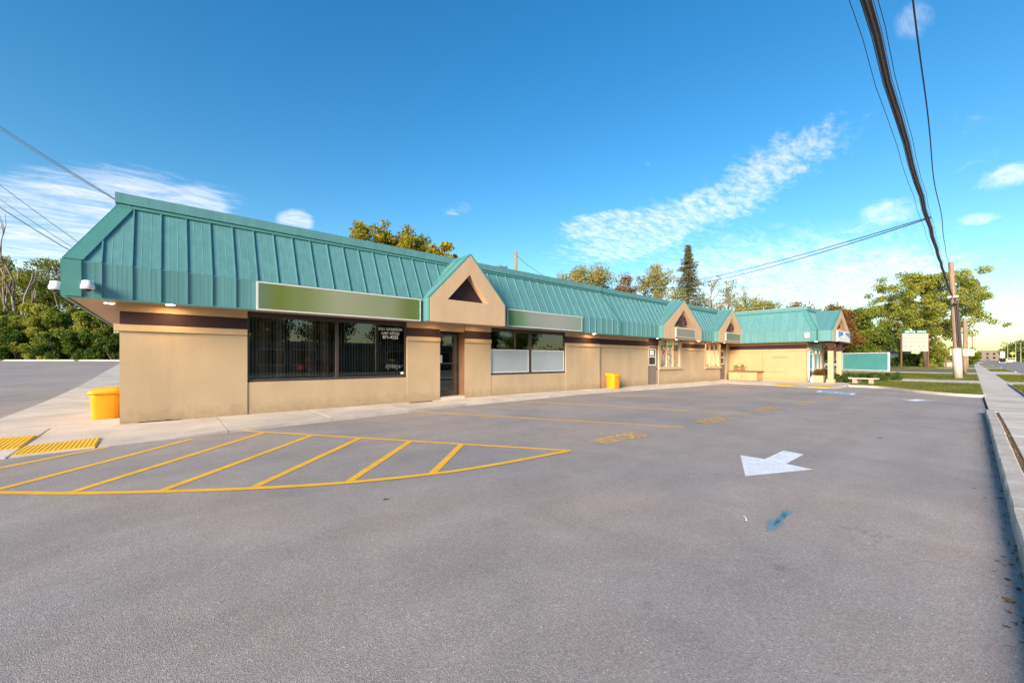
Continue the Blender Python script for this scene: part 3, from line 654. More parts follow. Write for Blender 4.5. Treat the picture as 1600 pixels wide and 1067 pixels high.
for a, b in ((35.09, 36.3), (36.54, 37.6), (34.43, 35.0), (37.69, 38.6)):
    part('pane', MB().poly([(a, YWF + .08, -.08), (b, YWF + .08, -.08), (b, YWF + .08, 2.12), (a, YWF + .08, 2.12)]), M_GLASS2, ent)
    if a > 35 and b < 37.65: part('poster', MB().poly([(a + .05, YWF + .12, .5), (b - .05, YWF + .12, .5), (b - .05, YWF + .12, 2.0), (a + .05, YWF + .12, 2.0)]), DP, ent)
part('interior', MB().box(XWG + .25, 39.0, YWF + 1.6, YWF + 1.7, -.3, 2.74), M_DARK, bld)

# big windows and glass door
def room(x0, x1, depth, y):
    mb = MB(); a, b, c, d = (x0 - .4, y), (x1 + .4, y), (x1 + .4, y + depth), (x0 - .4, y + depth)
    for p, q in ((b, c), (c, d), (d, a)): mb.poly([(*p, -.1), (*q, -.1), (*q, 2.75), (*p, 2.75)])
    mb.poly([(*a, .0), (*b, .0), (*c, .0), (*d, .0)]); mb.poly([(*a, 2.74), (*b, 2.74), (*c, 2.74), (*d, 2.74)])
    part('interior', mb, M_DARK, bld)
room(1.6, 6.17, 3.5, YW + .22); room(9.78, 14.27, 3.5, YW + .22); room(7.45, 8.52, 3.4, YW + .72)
f = MB(); x0, x1, z0, z1 = 1.60, 6.17, .85, 2.66; y = YW + .06
f.box(x0, x1, y - .02, y + .08, z0, z0 + .07); f.box(x0, x1, y, y + .08, z1 - .06, z1); f.box(x0, x0 + .05, y - .01, y + .08, z0 + .07, z1 - .06); f.box(x1 - .05, x1, y - .01, y + .08, z0 + .07, z1 - .06)
f.box(3.86, 3.94, y - .025, y + .08, z0 + .07, z1 - .06)
win1 = part('window', f, mat('window_bronze', (.06, .045, .038), .35, .1, 5), bld)
for a, b in ((x0 + .05, 3.86), (3.94, x1 - .05)): part('pane', MB().poly([(a, y + .03, z0 + .07), (b, y + .03, z0 + .07), (b, y + .03, z1 - .06), (a, y + .03, z1 - .06)]), M_GLASS, win1)
mb = MB(); x = x0 + .08; k = 0
while x < x1 - .12:
    an = R(38 + 14 * math.sin(k * 1.3) + random.uniform(-6, 6)) if x < 3.9 else R(52 + random.uniform(-6, 6)); w_ = .089 / 2
    dx, dy = math.cos(an) * w_, math.sin(an) * w_; zb = 1.0 + random.uniform(-.02, .02) - .05
    mb.poly([(x - dx, y + .16 - dy, zb), (x + dx, y + .16 + dy, zb), (x + dx, y + .16 + dy, z1 - .05), (x - dx, y + .16 - dy, z1 - .05)]); x += .083; k += 1
o = part('vertical_blinds', mb, M_BLIND, win1); o['kind'] = 'stuff'
WT = mat('window_lettering', (.72, .72, .70), .5, 0)
def on_front(x, y, z): return Matrix.Translation((x, y, z)) @ Matrix.Rotation(R(90), 4, 'X')
for body, z, s_, xc in (('5121 GARRISON', 2.42, .125, 5.62), ('LAW OFFICE', 2.29, .118, 5.62), ('871-4555', 2.15, .155, 5.62)):
    text('window_lettering', body, WT, win1, on_front(xc, y + .024, z), size=s_, align='CENTER', xscale=.92, offset=.003)
part('sticker', MB().box(5.98, 6.08, y + .02, y + .025, .96, 1.04), M_WHITE, win1)
f = MB(); x0, x1, z0, z1 = 9.78, 14.27, .83, 2.66
f.box(x0, x1, y - .02, y + .08, z0, z0 + .07); f.box(x0, x1, y, y + .08, z1 - .06, z1); f.box(x0, x0 + .04, y - .01, y + .08, z0 + .07, z1 - .06); f.box(x1 - .05, x1, y - .01, y + .08, z0 + .07, z1 - .06)
f.box(11.92, 12.06, y - .025, y + .08, z0 + .07, z1 - .06)
win2 = part('window', f, MATS['window_bronze'], bld)
for a, b in ((x0 + .04, 11.92), (12.06, x1 - .05)):
    part('pane', MB().poly([(a, y + .03, z0 + .07), (b, y + .03, z0 + .07), (b, y + .03, z1 - .06), (a, y + .03, z1 - .06)]), M_GLASS, win2)
    fp = MB().box(a + .05, b - .05, y - .004, y + .022, .95, 1.84); part('frosted_panel', fp, M_FILM, win2)
    e = MB(); e.box(a + .02, b - .02, y - .012, y + .02, 1.84, 1.87); e.box(a + .02, b - .02, y - .012, y + .02, .92, .95); e.box(a + .02, a + .05, y - .012, y + .02, .95, 1.84); e.box(b - .05, b - .02, y - .012, y + .02, .95, 1.84)
    part('panel_border', e, M_WHITE, win2)
# glass entrance door
yd = YW + .40; f = MB(); f.box(7.455, 7.51, yd, yd + .08, .09, 2.49); f.box(8.44, 8.515, yd, yd + .08, .09, 2.49); f.box(7.51, 8.44, yd, yd + .08, 2.42, 2.49)
door = part('door', f, M_BRZ, bld)
f = MB(); f.box(7.515, 7.56, yd + .01, yd + .06, .1, 2.41); f.box(8.32, 8.435, yd + .01, yd + .06, .1, 2.41); f.box(7.56, 8.32, yd + .01, yd + .06, .1, .26); f.box(7.56, 8.32, yd + .01, yd + .06, 2.33, 2.41); f.box(7.56, 8.32, yd + .012, yd + .05, 1.30, 1.335)
part('door_leaf', f, mat('door_leaf_bronze', (.10, .08, .06), .4, .1, 4), door)
part('pane', MB().poly([(7.56, yd + .035, .26), (8.32, yd + .035, .26), (8.32, yd + .035, 2.33), (7.56, yd + .035, 2.33)]), M_GLASS, door)
h_ = MB(); h_.tube([(8.36, yd - .01, 1.0), (8.36, yd - .06, 1.02), (8.36, yd - .06, 1.28), (8.36, yd - .01, 1.30)], .014, 6); part('handle', h_, M_BRZ, door)
part('notice', MB().box(7.60, 7.80, yd + .022, yd + .028, 1.33, 1.62), M_WHITE, door)
part('interior_board', MB().box(7.62, 7.85, yd + .8, yd + .85, .35, .6), M_WHITE, door)
# steel doors with half lights
def steel_door(x0, x1, zb, paper):
    y = YB + .10; f = MB(); f.box(x0, x0 + .05, y - .06, y + .05, zb, 2.24); f.box(x1 - .05, x1, y - .06, y + .05, zb, 2.24); f.box(x0 + .05, x1 - .05, y - .06, y + .05, 2.19, 2.32)
    d = part('door', f, M_DOOR, bld); part('door_leaf', MB().box(x0 + .055, x1 - .055, y, y + .045, zb + .01, 2.185), M_DOOR, d)
    w = MB(); a, b = x0 + .17, x1 - .17
    for z0, z1 in ((1.10, 1.16), (1.60, 1.66), (2.08, 2.14)): w.box(a, b, y - .02, y, z0, z1)
    for q in (a, b - .06): w.box(q, q + .06, y - .02, y, 1.16, 1.60); w.box(q, q + .06, y - .02, y, 1.66, 2.08)
    part('light_frame', w, M_WHITE, d)
    for z0, z1 in ((1.16, 1.60), (1.66, 2.08)): part('pane', MB().box(a + .06, b - .06, y - .012, y - .004, z0, z1), mat('dark_pane', (.02, .02, .022), .08, 0), d)
    if paper: part('notice', MB().box(a + .15, b - .22, y - .018, y - .014, 1.72, 2.03), M_WHITE, d)
    part('handle', MB().tube([(x1 - .12, y - .0, 1.0), (x1 - .12, y - .05, 1.0), (x1 - .2, y - .05, 1.0)], .012, 6), M_STEEL, d)
    wallbox(x0 - .001, x1 + .001, YB + .0, YB + .3, -.35, zb, M_CONC, 'door_step')
steel_door(21.83, 23.01, -.06, True); steel_door(32.3, 33.38, -.10, False)
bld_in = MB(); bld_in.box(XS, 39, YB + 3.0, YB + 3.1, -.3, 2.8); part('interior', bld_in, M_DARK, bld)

# ---- roof
roof = part('roof', MB().box(XA + .4, 38.9, 13.6, 25.6, 4.72, 4.80).box(34.8, 38.9, 8.5, 13.59, 4.72, 4.80), mat('roof_gravel', (.25, .24, .22), .9, .2, 2), bld)
RW = wloc(roof)
def to_roof(mb): return mb
def clip(poly, a, b, c):                                    # keep a*s+b*f+c >= 0
    out = []
    for i in range(len(poly)):
        p, q = poly[i], poly[(i + 1) % len(poly)]; dp, dq = a * p[0] + b * p[1] + c, a * q[0] + b * q[1] + c
        if dp >= 0: out.append(p)
        if dp * dq < 0: t = dp / (dp - dq); out.append((p[0] + (q[0] - p[0]) * t, p[1] + (q[1] - p[1]) * t))
    return out
Z0, ZE, ZT, INS = 2.73, 3.46, 4.93, .74
cache = {}
def mansard(ox, oy, u, nrm, Ln, s_first, pitch=.46, hip0=False, hip1=False, skip=()):
    """u: unit direction of the run, nrm: outward normal; s from 0..Ln along the eave"""
    U, Nn = Vector((*u, 0)), Vector((*nrm, 0))
    def pt(s_, f_, out=0.0, zz=None):
        if zz is None: z = ZE + (ZT - ZE) * f_; ins = INS * f_
        else: z = zz; ins = 0
        sl = Vector((0, 0, INS)) + Nn * (ZT - ZE); sl.normalize()
        n_ = sl if zz is None else Nn
        return Vector((ox, oy, z)) + U * s_ - Nn * ins + n_ * out
    edges = [0] + [s_first + pitch * i for i in range(int((Ln - s_first) / pitch) + 1)]
    if edges[-1] < Ln - .05: edges.append(Ln)
    for s0, s1 in zip(edges[:-1], edges[1:]):
        if any(s0 > a and s1 < b for a, b in skip): continue
        P = [(s0, 0), (s1, 0), (s1, 1), (s0, 1)]
        if hip0: P = clip(P, 1, -INS, 0)
        if hip1: P = clip(P, -1, -INS, Ln)
        P = [(round(a, 5), round(b, 5)) for a, b in P]
        if len(P) >= 3:
            full = P == [(round(s0, 5), 0), (round(s1, 5), 0), (round(s1, 5), 1), (round(s0, 5), 1)]
            key = (u, nrm, round(s1 - s0, 3)) if full else None
            base = pt(s0, 0); 
            if full and key in cache: link('roof_panel', cache[key], roof, base - RW)
            else:
                mb = MB(); mb.poly([pt(a, b) - base for a, b in P])
                fm = max([b for a, b in P if abs(a - s0) < 1e-4] or [0])
                if fm > .05:
                    q = [pt(s0, 0, .0), pt(s0 + .022, 0, .0), pt(s0 + .022, fm, .0), pt(s0, fm, .0)]; q2 = [pt(s0, 0, .034), pt(s0 + .022, 0, .034), pt(s0 + .022, fm, .034), pt(s0, fm, .034)]
                    mb.hexa([v - base for v in q], [v - base for v in q2])
                # two shallow stiffening lines
                for fr_ in (.33, .66):
                    s_ = s0 + (s1 - s0) * fr_
                    fm2 = min([1] + ([s_ / INS] if hip0 else []) + ([(Ln - s_) / INS] if hip1 else []))
                    if fm2 > .1:
                        q = [pt(s_, 0, -.001), pt(s_ + .018, 0, -.001), pt(s_ + .018, fm2, -.001), pt(s_, fm2, -.001)]; q2 = [pt(s_ + .005, 0, .0025), pt(s_ + .013, 0, .0025), pt(s_ + .013, fm2, .0025), pt(s_ + .005, fm2, .0025)]
                        mb.hexa([v - base for v in q], [v - base for v in q2])
                me = mesh_of('roof_panel', mb, M_TEAL)
                if full: cache[key] = me
                link('roof_panel', me, roof, base - RW)
        key = (u, nrm, round(s1 - s0, 3), 'f'); base = pt(s0, 0, 0, Z0)
        if key not in cache:
            mb = MB(); D = Nn * .012
            q = [pt(s0, 0, .012, Z0), pt(s1, 0, .012, Z0), pt(s1, 0, .012, ZE - .002), pt(s0, 0, .012, ZE - .002)]
            mb.hexa([v - base - D for v in q], [v - base for v in q])
            q = [pt(s0, 0, .012, Z0 + .01), pt(s0 + .022, 0, .012, Z0 + .01), pt(s0 + .022, 0, .012, ZE), pt(s0, 0, .012, ZE)]
            mb.hexa([v - base for v in q], [v - base + Nn * .032 for v in q])
            for fr_ in (.18, .34, .5, .66, .82):
                a = s0 + (s1 - s0) * fr_; q = [pt(a, 0, .012, Z0 + .01), pt(a + .014, 0, .012, Z0 + .01), pt(a + .014, 0, .012, ZE - .004), pt(a, 0, .012, ZE - .004)]
                mb.hexa([v - base for v in q], [v - base + Nn * .0018 for v in q])
            cache[key] = mesh_of('fascia_panel', mb, M_TEAL)
        link('fascia_panel', cache[key], roof, base - RW)
    def strip(p, w_, name='roof_trim', m=M_TEALD, th=.03):
        """p: list of 4 pts (polygon), thickened outwards by vector w_"""
        part(name, MB().hexa(p, [a + w_ for a in p]), m, roof)
    sl = (Vector((0, 0, INS)) + Nn * (ZT - ZE)).normalized()
    a0, a1 = (INS if hip0 else 0), (Ln - INS if hip1 else Ln)
    strip([pt(a0 - .02, .955), pt(a1 + .02, .955), pt(a1, 1.03), pt(a0, 1.03)], sl * .045)
    c0 = Vector((ox, oy, 0)) - Nn * (INS + .0); e0 = .06 if hip0 else 0; e1 = .06 if hip1 else 0
    p = [c0 + U * (a0 - e0) + Nn * .0 + Vector((0, 0, 4.97)), c0 + U * (a1 + e1) + Vector((0, 0, 4.97)), c0 + U * (a1 + e1) + Vector((0, 0, 5.20)), c0 + U * (a0 - e0) + Vector((0, 0, 5.20))]
    strip([v + Nn * .02 for v in p], Nn * .05, 'ridge_cap', M_TEAL)
    p = [c0 + U * (a0 - e0) - Nn * .30 + Vector((0, 0, 4.75)), c0 + U * (a1 + e1) - Nn * .30 + Vector((0, 0, 4.75)), c0 + U * (a1 + e1) + Nn * .018 + Vector((0, 0, 5.19)), c0 + U * (a0 - e0) + Nn * .018 + Vector((0, 0, 5.19))]
    strip(p, Vector((0, 0, .02)), 'ridge_back', M_TEALD)
    p = [pt(0, 0, -.01, Z0 - .03), pt(Ln, 0, -.01, Z0 - .03), pt(Ln, 0, .03, Z0 - .03), pt(0, 0, .03, Z0 - .03)]
    strip(p, Vector((0, 0, .03)), 'drip_edge', M_TEALD)
    for hip, s_, sg in ((hip0, 0, 1), (hip1, Ln, -1)):
        if not hip: continue
        tw = .26
        q = [pt(s_, 0), pt(s_ + sg * tw, 0), pt(s_ + sg * (INS + tw), 1.0), pt(s_ + sg * INS, 1.0)]
        if sg < 0: q = q[::-1]
        strip(q, sl * .040, 'hip_trim')
        q = [pt(s_, 0, .012, Z0), pt(s_ + sg * .24, 0, .012, Z0), pt(s_ + sg * .24, 0, .012, ZE), pt(s_, 0, .012, ZE)]
        if sg < 0: q = q[::-1]
        strip(q, Nn * .040, 'corner_trim')
YFA, YFB = 11.84, 11.90
XEA = 17.62
mansard(-1.56, YFA, (1, 0), (0, -1), XEA + 1.56, .51, hip0=True, hip1=True)
mansard(16.95, YFB, (1, 0), (0, -1), 33.9 - 16.95, .42)
mansard(-1.56, 26.7, (0, -1), (-1, 0), 26.7 - YFA, .3, hip1=True, hip0=True)
XWR, YWR = 33.34, 6.92
mansard(XWR, 12.4, (0, -1), (-1, 0), 12.4 - YWR, .12, hip1=True)
mansard(XWR, YWR, (1, 0), (0, -1), 39.25 - XWR, .40, hip0=True)
part('roof_trim', MB().prism([(XEA, YFA, Z0), (XEA, YFA + .3, Z0), (XEA - .45, YFA + .9, ZT), (XEA - INS, YFA + INS, ZT), (XEA, YFA, ZE)], (-.01, 0, 0)), M_TEALD, roof)
# parapet and rail above the wing
part('parapet', MB().box(34.95, 35.1, 7.9, 16, 4.8, 5.14).box(35.1, 38.8, 7.9, 8.05, 4.8, 5.14), M_BRN, roof)
rl = MB()
for z in (5.32, 5.52): rl.tube([(35.0, 15.5, z), (35.0, 8.0, z)], .015, 5)
for y_ in (15.5, 13, 10.6, 8.0): rl.tube([(35.0, y_, 5.14), (35.0, y_, 5.55)], .02, 5)
part('guard_rail', rl, M_STEEL, roof)

# gables
def gable(x0, x1, xc, yf, yb, zp, tri, kind, flank=True):
    z0, ze = 2.69, 3.45; yr = yf + .30; (xl, xr, zb, xt, zt) = tri; d = .13
    O = [(x0, z0), (x1, z0), (x1, ze), (xc, zp), (x0, ze)]; I = [(xl, zb), (xr, zb), (xt, zt)]; mb = MB()
    mb.v = [(x, yf, z) for x, z in O] + [(x, yf, z) for x, z in I] + [(x, yf + d, z) for x, z in O] + [(x, yr, z) for x, z in I]
    mb.f = [(0, 1, 6, 5), (1, 2, 6), (2, 3, 7, 6), (3, 4, 5, 7), (4, 0, 5)]
    for i in range(5): j = (i + 1) % 5; mb.f.append((i, 8 + i, 8 + j, j))
    for i in range(3): j = (i + 1) % 3; mb.f.append((5 + i, 5 + j, 13 + j, 13 + i))
    g = part('gable', mb, M_GAB, bld)
    part('gable_recess', MB().poly([(x, yr - .002, z) for x, z in I]), M_MAR if kind == 'plain' else M_GAB, g)
    if kind != 'plain':
        r = (xr - xl) * .20; cz = zb + .18; cx = xt
        if kind == 'arch': pts = [(cx + r * math.cos(t), yr - .002, cz + r * 1.05 * math.sin(t)) for t in [math.pi * i / 12 for i in range(13)]]
        else: pts = [(cx - .55, yr - .002, cz), (cx + .55, yr - .002, cz), (cx, yr - .002, cz + .75)]
        part('vent', MB().prism(pts, (0, -.22 if kind == 'arch' else -.12, 0)), M_MAR, g)
        if kind == 'arch':
            e = MB()
            for t in (45, 90, 135):
                a = R(t); p, q = (cx, yr - .225, cz), (cx + r * math.cos(a), yr - .225, cz + r * 1.05 * math.sin(a)); e.tube([p, q], .012, 4)
            e.tube([(cx - r, yr - .225, cz), (cx + r, yr - .225, cz)], .018, 4); part('vent_rib', e, mat('vent_rib', (.15, .08, .09), .7), g)
    # roof slopes in panels, each side
    for sx, xe in ((-1, x0), (1, x1)):
        ln = math.hypot(xc - xe, zp - ze); nv = Vector((sx * (zp - ze), 0, abs(xc - xe))).normalized()
        ys = frange(yf + .10, yb, .46)
        for a, b in zip(ys[:-1], ys[1:]):
            q = [Vector((xe, a, ze)), Vector((xe, b, ze)), Vector((xc, b, zp)), Vector((xc, a, zp))]
            if sx > 0: q = q[::-1]
            mb = MB().hexa([v - nv * .01 for v in q], [v + nv * .02 for v in q])
            q = [Vector((xe, b - .022, ze)), Vector((xe, b, ze)), Vector((xc, b, zp)), Vector((xc, b - .022, zp))]
            if sx > 0: q = q[::-1]
            mb.hexa([v + nv * .02 for v in q], [v + nv * .052 for v in q]); part('gable_panel', mb, M_TEAL, g)
        q = [Vector((xe, yf + .005, ze)), Vector((xe, yf + .12, ze)), Vector((xc, yf + .12, zp)), Vector((xc, yf + .005, zp))]
        if sx > 0: q = q[::-1]
        part('gable_trim', MB().hexa([v + nv * .001 for v in q], [v + nv * .055 for v in q]), M_TEALD, g)
        part('gable_flank', MB().box(min(xe, xe + sx * .03), max(xe, xe + sx * .03), yf + .10, yb - .8, z0 + .02, ze), M_TEAL, g)
        part('gable_trim', MB().box(min(xe + sx * .001, xe + sx * .045), max(xe + sx * .001, xe + sx * .045), yf + .012, yf + .11, z0 + .01, ze), M_TEALD, g)
    part('ridge_trim', MB().prism([(xc - .11, yf + .01, zp - .07), (xc + .11, yf + .01, zp - .07), (xc, yf + .01, zp + .065)][::-1], (0, yb - yf, 0)), M_TEALD, g)
    part('gable_soffit', MB().box(x0 + .002, x1 - .002, yf + .01, yb - 1.0, z0 + .01, z0 + .035), M_SOF, g)
    return g
gable(6.37, 9.49, 7.95, 11.37, 13.0, 5.06, (7.02, 8.74, 3.45, 7.92, 4.40), 'plain')
gable(21.60, 26.47, 24.1, 11.60, 13.1, 5.06, (22.75, 25.45, 3.42, 24.05, 4.52), 'arch')
gable(29.15, 33.9, 31.65, 11.60, 13.1, 5.14, (30.35, 32.85, 3.45, 31.6, 4.58), 'arch')
gable(33.75, 39.3, 36.45, 6.10, 8.0, 4.95, (34.9, 38.0, 3.55, 36.45, 4.45), 'tri')
# soffits
sf = MB(); sf.box(-1.54, 17.6, YFA + .02, YW + .05, 2.742, 2.76); part('soffit', sf, M_SOF, bld)
part('soffit', MB().box(17.6, 34.1, YFB + .02, YB + .05, 2.742, 2.76), M_SOF, bld)
part('soffit', MB().box(-1.54, -.77, YW + .05, 26.6, 2.742, 2.76), M_SOF, bld)
part('soffit', MB().box(33.36, 39.25, YWR + .02, 12.0, 2.743, 2.762), M_SOF, bld)
part('soffit', MB().box(33.77, 39.28, 6.11, 6.95, 2.70, 2.72), M_SOF, bld)
# portico columns
for x in (34.2, 36.85):
    c_ = part('column', MB().box(x - .15, x + .15, 6.15, 6.45, -.13, 2.05), M_TRIM, bld, bevel=.01)
    part('column_base', MB().box(x - .23, x + .23, 6.07, 6.53, -.128, .12), M_TRIM, c_, bevel=.02); part('column_cap', MB().box(x - .14, x + .14, 6.16, 6.44, 2.05, 2.70), M_MAR, c_)
# soffit lights (lit in the photograph)
M_LAMP = mat('lamp_lens', (1, .9, .75), .5, 0, emis=((1, .78, .48), 14))
for x, y_ in ((-1.0, 12.75), (.05, 12.2), (7.08, 12.02), (8.9, 12.02), (15.9, 12.2), (22.1, 12.25), (24.5, 12.3), (27.4, 12.2), (29.7, 12.2), (31.9, 12.25), (34.6, 7.2)):
    z = 2.742
    ll = part('soffit_light', MB().lathe(x, y_, [(.10, z - .02), (.10, z + .002)], 14), M_WHITE, bld); part('lamp_lens', MB().lathe(x, y_, [(.08, z - .026), (.08, z - .019)], 14), M_LAMP, ll)
    ld = bpy.data.lights.new('lamp', 'AREA'); ld.shape = 'DISK'; ld.size = .14; ld.energy = 5; ld.color = (1, .62, .28)
    lo = bpy.data.objects.new('lamp', ld); COL.objects.link(lo); lo.parent = ll; lo.location = Vector((x, y_, z - .035)) - wloc(bld)

# ------------------------------------------------------------------ signs on the building
def blend_mat(name, stops, axis='x', rough=.35):
    """soft printed graphic: blurred colour bands"""
    m = bpy.data.materials.new(name); m.use_nodes = True; t = m.node_tree; n = t.nodes; b = n['Principled BSDF']; b.inputs['Roughness'].default_value = rough
    tcn = n.new('ShaderNodeTexCoord'); sp = n.new('ShaderNodeSeparateXYZ'); r = n.new('ShaderNodeValToRGB'); r.color_ramp.interpolation = 'EASE'; e = r.color_ramp.elements
    e[0].position = stops[0][0]; e[0].color = (*stops[0][1], 1); e[1].position = stops[-1][0]; e[1].color = (*stops[-1][1], 1)
    for p, c in stops[1:-1]: q = e.new(p); q.color = (*c, 1)
    t.links.new(tcn.outputs['Generated'], sp.inputs[0]); t.links.new(sp.outputs[{'x': 0, 'y': 1, 'z': 2}[axis]], r.inputs[0]); t.links.new(r.outputs[0], b.inputs['Base Color']); return m
def fascia_sign(x0, x1, yback, z0, z1, dep, face, label, fcol=M_WHITE, bd=.035):
    t = thing('fascia_sign', label, 'sign', ((x0 + x1) / 2, yback, z0), 'sign boxes fixed to the teal roof and gables'); y = yback - dep
    mb = MB(); mb.box(x0, x1, y + .012, yback, z0, z1); part('box', mb, M_STEEL, t)
    f = MB(); f.box(x0, x1, y, y + .012, z0, z0 + bd); f.box(x0, x1, y, y + .012, z1 - bd, z1); f.box(x0, x0 + bd, y, y + .012, z0 + bd, z1 - bd); f.box(x1 - bd, x1, y, y + .012, z0 + bd, z1 - bd)
    part('frame', f, fcol, t); part('sign_face', MB().box(x0 + bd, x1 - bd, y + .004, y + .0115, z0 + bd, z1 - bd), face, t)
FCOL = mat('sign_frame', (.55, .56, .52), .4, .05, 3)
S1 = blend_mat('sign_print_olive', [(0, (.10, .15, .09)), (.10, (.115, .145, .02)), (.2, (.14, .175, .055)), (.45, (.24, .26, .16)), (.75, (.20, .22, .13)), (.93, (.11, .14, .03)), (1, (.09, .15, .05))])
S2 = blend_mat('sign_print_green', [(0, (.07, .17, .05)), (.12, (.11, .20, .09)), (.3, (.22, .25, .22)), (.6, (.27, .27, .255)), (1, (.21, .25, .21))])
S3 = blend_mat('sign_print_grey', [(0, (.19, .23, .13)), (.3, (.22, .205, .17)), (1, (.20, .195, .165))]); S4 = blend_mat('sign_print_olive_dark', [(0, (.10, .17, .07)), (.4, (.13, .14, .10)), (1, (.11, .17, .09))])
fascia_sign(1.69, 6.22, YFA, 2.70, 3.42, .12, S1, 'long olive green fascia sign box above the big window with vertical blinds', FCOL)
fascia_sign(9.91, 14.41, YFA, 2.74, 3.42, .12, S2, 'long pale fascia sign box with a green left end above the frosted window', FCOL)
fascia_sign(22.9, 25.4, 11.60, 2.80, 3.36, .08, S3, 'small grey sign box on the second gable, above the narrow three pane window', FCOL)
fascia_sign(30.25, 32.95, 11.60, 2.82, 3.40, .08, S4, 'small dark green sign box on the third gable in the building corner', FCOL)
bsign = thing('fascia_sign', 'blue and white sign panel on the gable of the columned entrance', 'sign', (36.8, 6.08, 2.72), 'sign boxes fixed to the teal roof and gables')
part('box', MB().box(34.75, 38.9, 6.02, 6.10, 2.74, 3.46), M_WHITE, bsign)
DB = mat('sign_blue', (.03, .16, .42), .4, .35, 1.5)
for a, b in ((34.9, 36.4), (37.2, 38.75)): part('blue_panel', MB().box(a, b, 6.008, 6.018, 2.98, 3.40), DB, bsign)
sw = MB()
for pts in ([(34.9, 2.96), (36.3, 2.96), (36.5, 3.22), (35.6, 3.10)], [(36.3, 2.82), (37.2, 2.82), (36.95, 3.44), (36.55, 3.44)], [(37.2, 2.96), (38.75, 2.96), (38.0, 3.14), (37.1, 3.26)]): sw.prism([(a, 6.007, b) for a, b in pts], (0, -.004, 0))
part('sign_swash', sw, M_WHITE, bsign)

# security cameras
def dome_cam(x, y, z, nx_, ny_, label):
    t = thing('security_camera', label, 'camera', (x, y, z), 'white security cameras on the roof corner')
    o = MB(); px_, py_ = x + nx_ * .035, y + ny_ * .035
    o.box(min(x, px_) - (.075 if ny_ else 0), max(x, px_) + (.075 if ny_ else 0), min(y, py_) - (.075 if nx_ else 0), max(y, py_) + (.075 if nx_ else 0), z - .02, z + .13); part('mount', o, M_WHITE, t, bevel=.01)
    cx_, cy_ = x + nx_ * .12, y + ny_ * .12
    part('housing', MB().lathe(cx_, cy_, [(.05, z + .12), (.085, z + .10), (.09, z + .04), (.105, z + .02), (.105, z - .045), (.09, z - .06)], 16), M_WHITE, t, True)
    part('dome', MB().lathe(cx_, cy_, [(.062, z - .061), (.055, z - .085), (.03, z - .105), (.006, z - .112)], 14), mat('dome_black', (.01, .01, .01), .1, 0), t, True)
dome_cam(-1.22, YFA - .05, 2.93, 0, -1, 'white dome camera on the teal panel facing the parking lot at the roof corner')
dome_cam(-1.60, YFA + .35, 2.93, -1, 0, 'white dome camera on the side of the roof corner, facing the side lot')
b_ = MB().box(XWR - .16, XWR - .03, 7.3, 7.55, 2.95, 3.3); solo('wall_box', b_, M_WHITE, 'small white box on the teal roof edge of the far wing', 'light fitting', (XWR, 7.4, 2.95), bevel=.01)

# ------------------------------------------------------------------ bins, planter, bench
def grit_bin(x, y, z, rot, label, s=1.0):
    t = thing('grit_bin', label, 'grit bin', (x, y, z), 'yellow grit bins against the wall'); t.rotation_euler.z = rot
    w, d, h = .29 * s, .26 * s, .55 * s
    def ring(a, b, z_, n=24, p=4.5):
        out = []
        for i in range(n):
            th = 2 * math.pi * i / n; c, s_ = math.cos(th), math.sin(th)
            out.append((a * math.copysign(abs(c) ** (2 / p), c), b * math.copysign(abs(s_) ** (2 / p), s_), z_))
        return out
    def rings(rs, close=True):
        mb = MB(); n = len(rs[0])
        for r in rs: mb.v += r
        for i in range(len(rs) - 1):
            for k in range(n): k2 = (k + 1) % n; mb.f.append((i * n + k, i * n + k2, (i + 1) * n + k2, (i + 1) * n + k))
        mb.f.append(tuple(reversed(range(n)))); mb.f.append(tuple((len(rs) - 1) * n + k for k in range(n))); return mb
    m1 = rings([ring(w * .80, d * .80, .0), ring(w * .84, d * .84, .02), ring(w * .92, d * .93, h * .9), ring(w * .97, d * .98, h * .98)])
    me = mesh_of('body', m1, M_YEL, True); link('body', me, t)
    def lid(z_, f, tl): return [(a, b, c + (b / d) * .025 * s * tl) for a, b, c in ring(w * f, d * f, z_)]
    m2 = rings([lid(h * .98, 1.0, 0.0), lid(h * 1.0, 1.09, .3), lid(h * 1.09, 1.08, .8), lid(h * 1.16, 1.02, 1.2), lid(h * 1.21, .86, 1.2), lid(h * 1.235, .5, 1.0)])
    link('lid', mesh_of('lid', m2, M_YEL, True), t)
    m3 = MB().box(-w * .25, w * .25, -d * 1.10 - .02, -d * .95, h * .93, h * 1.0); link('lid_handle', mesh_of('lid_handle', m3, M_YEL), t)
    for xx in (-.5, .35): link('drain_slot', mesh_of('drain_slot', MB().box(w * xx, w * xx + .05, -d * .83, -d * .78, .015, .05), M_BRZ), t)
grit_bin(-1.16, 14.15, .0, R(-90), 'yellow plastic grit bin beside the left end wall of the building', 1.12)
grit_bin(17.65, 12.30, wz(17.6, 12.3), 0, 'yellow plastic grit bin against the front wall right of the frosted window', 1.18)

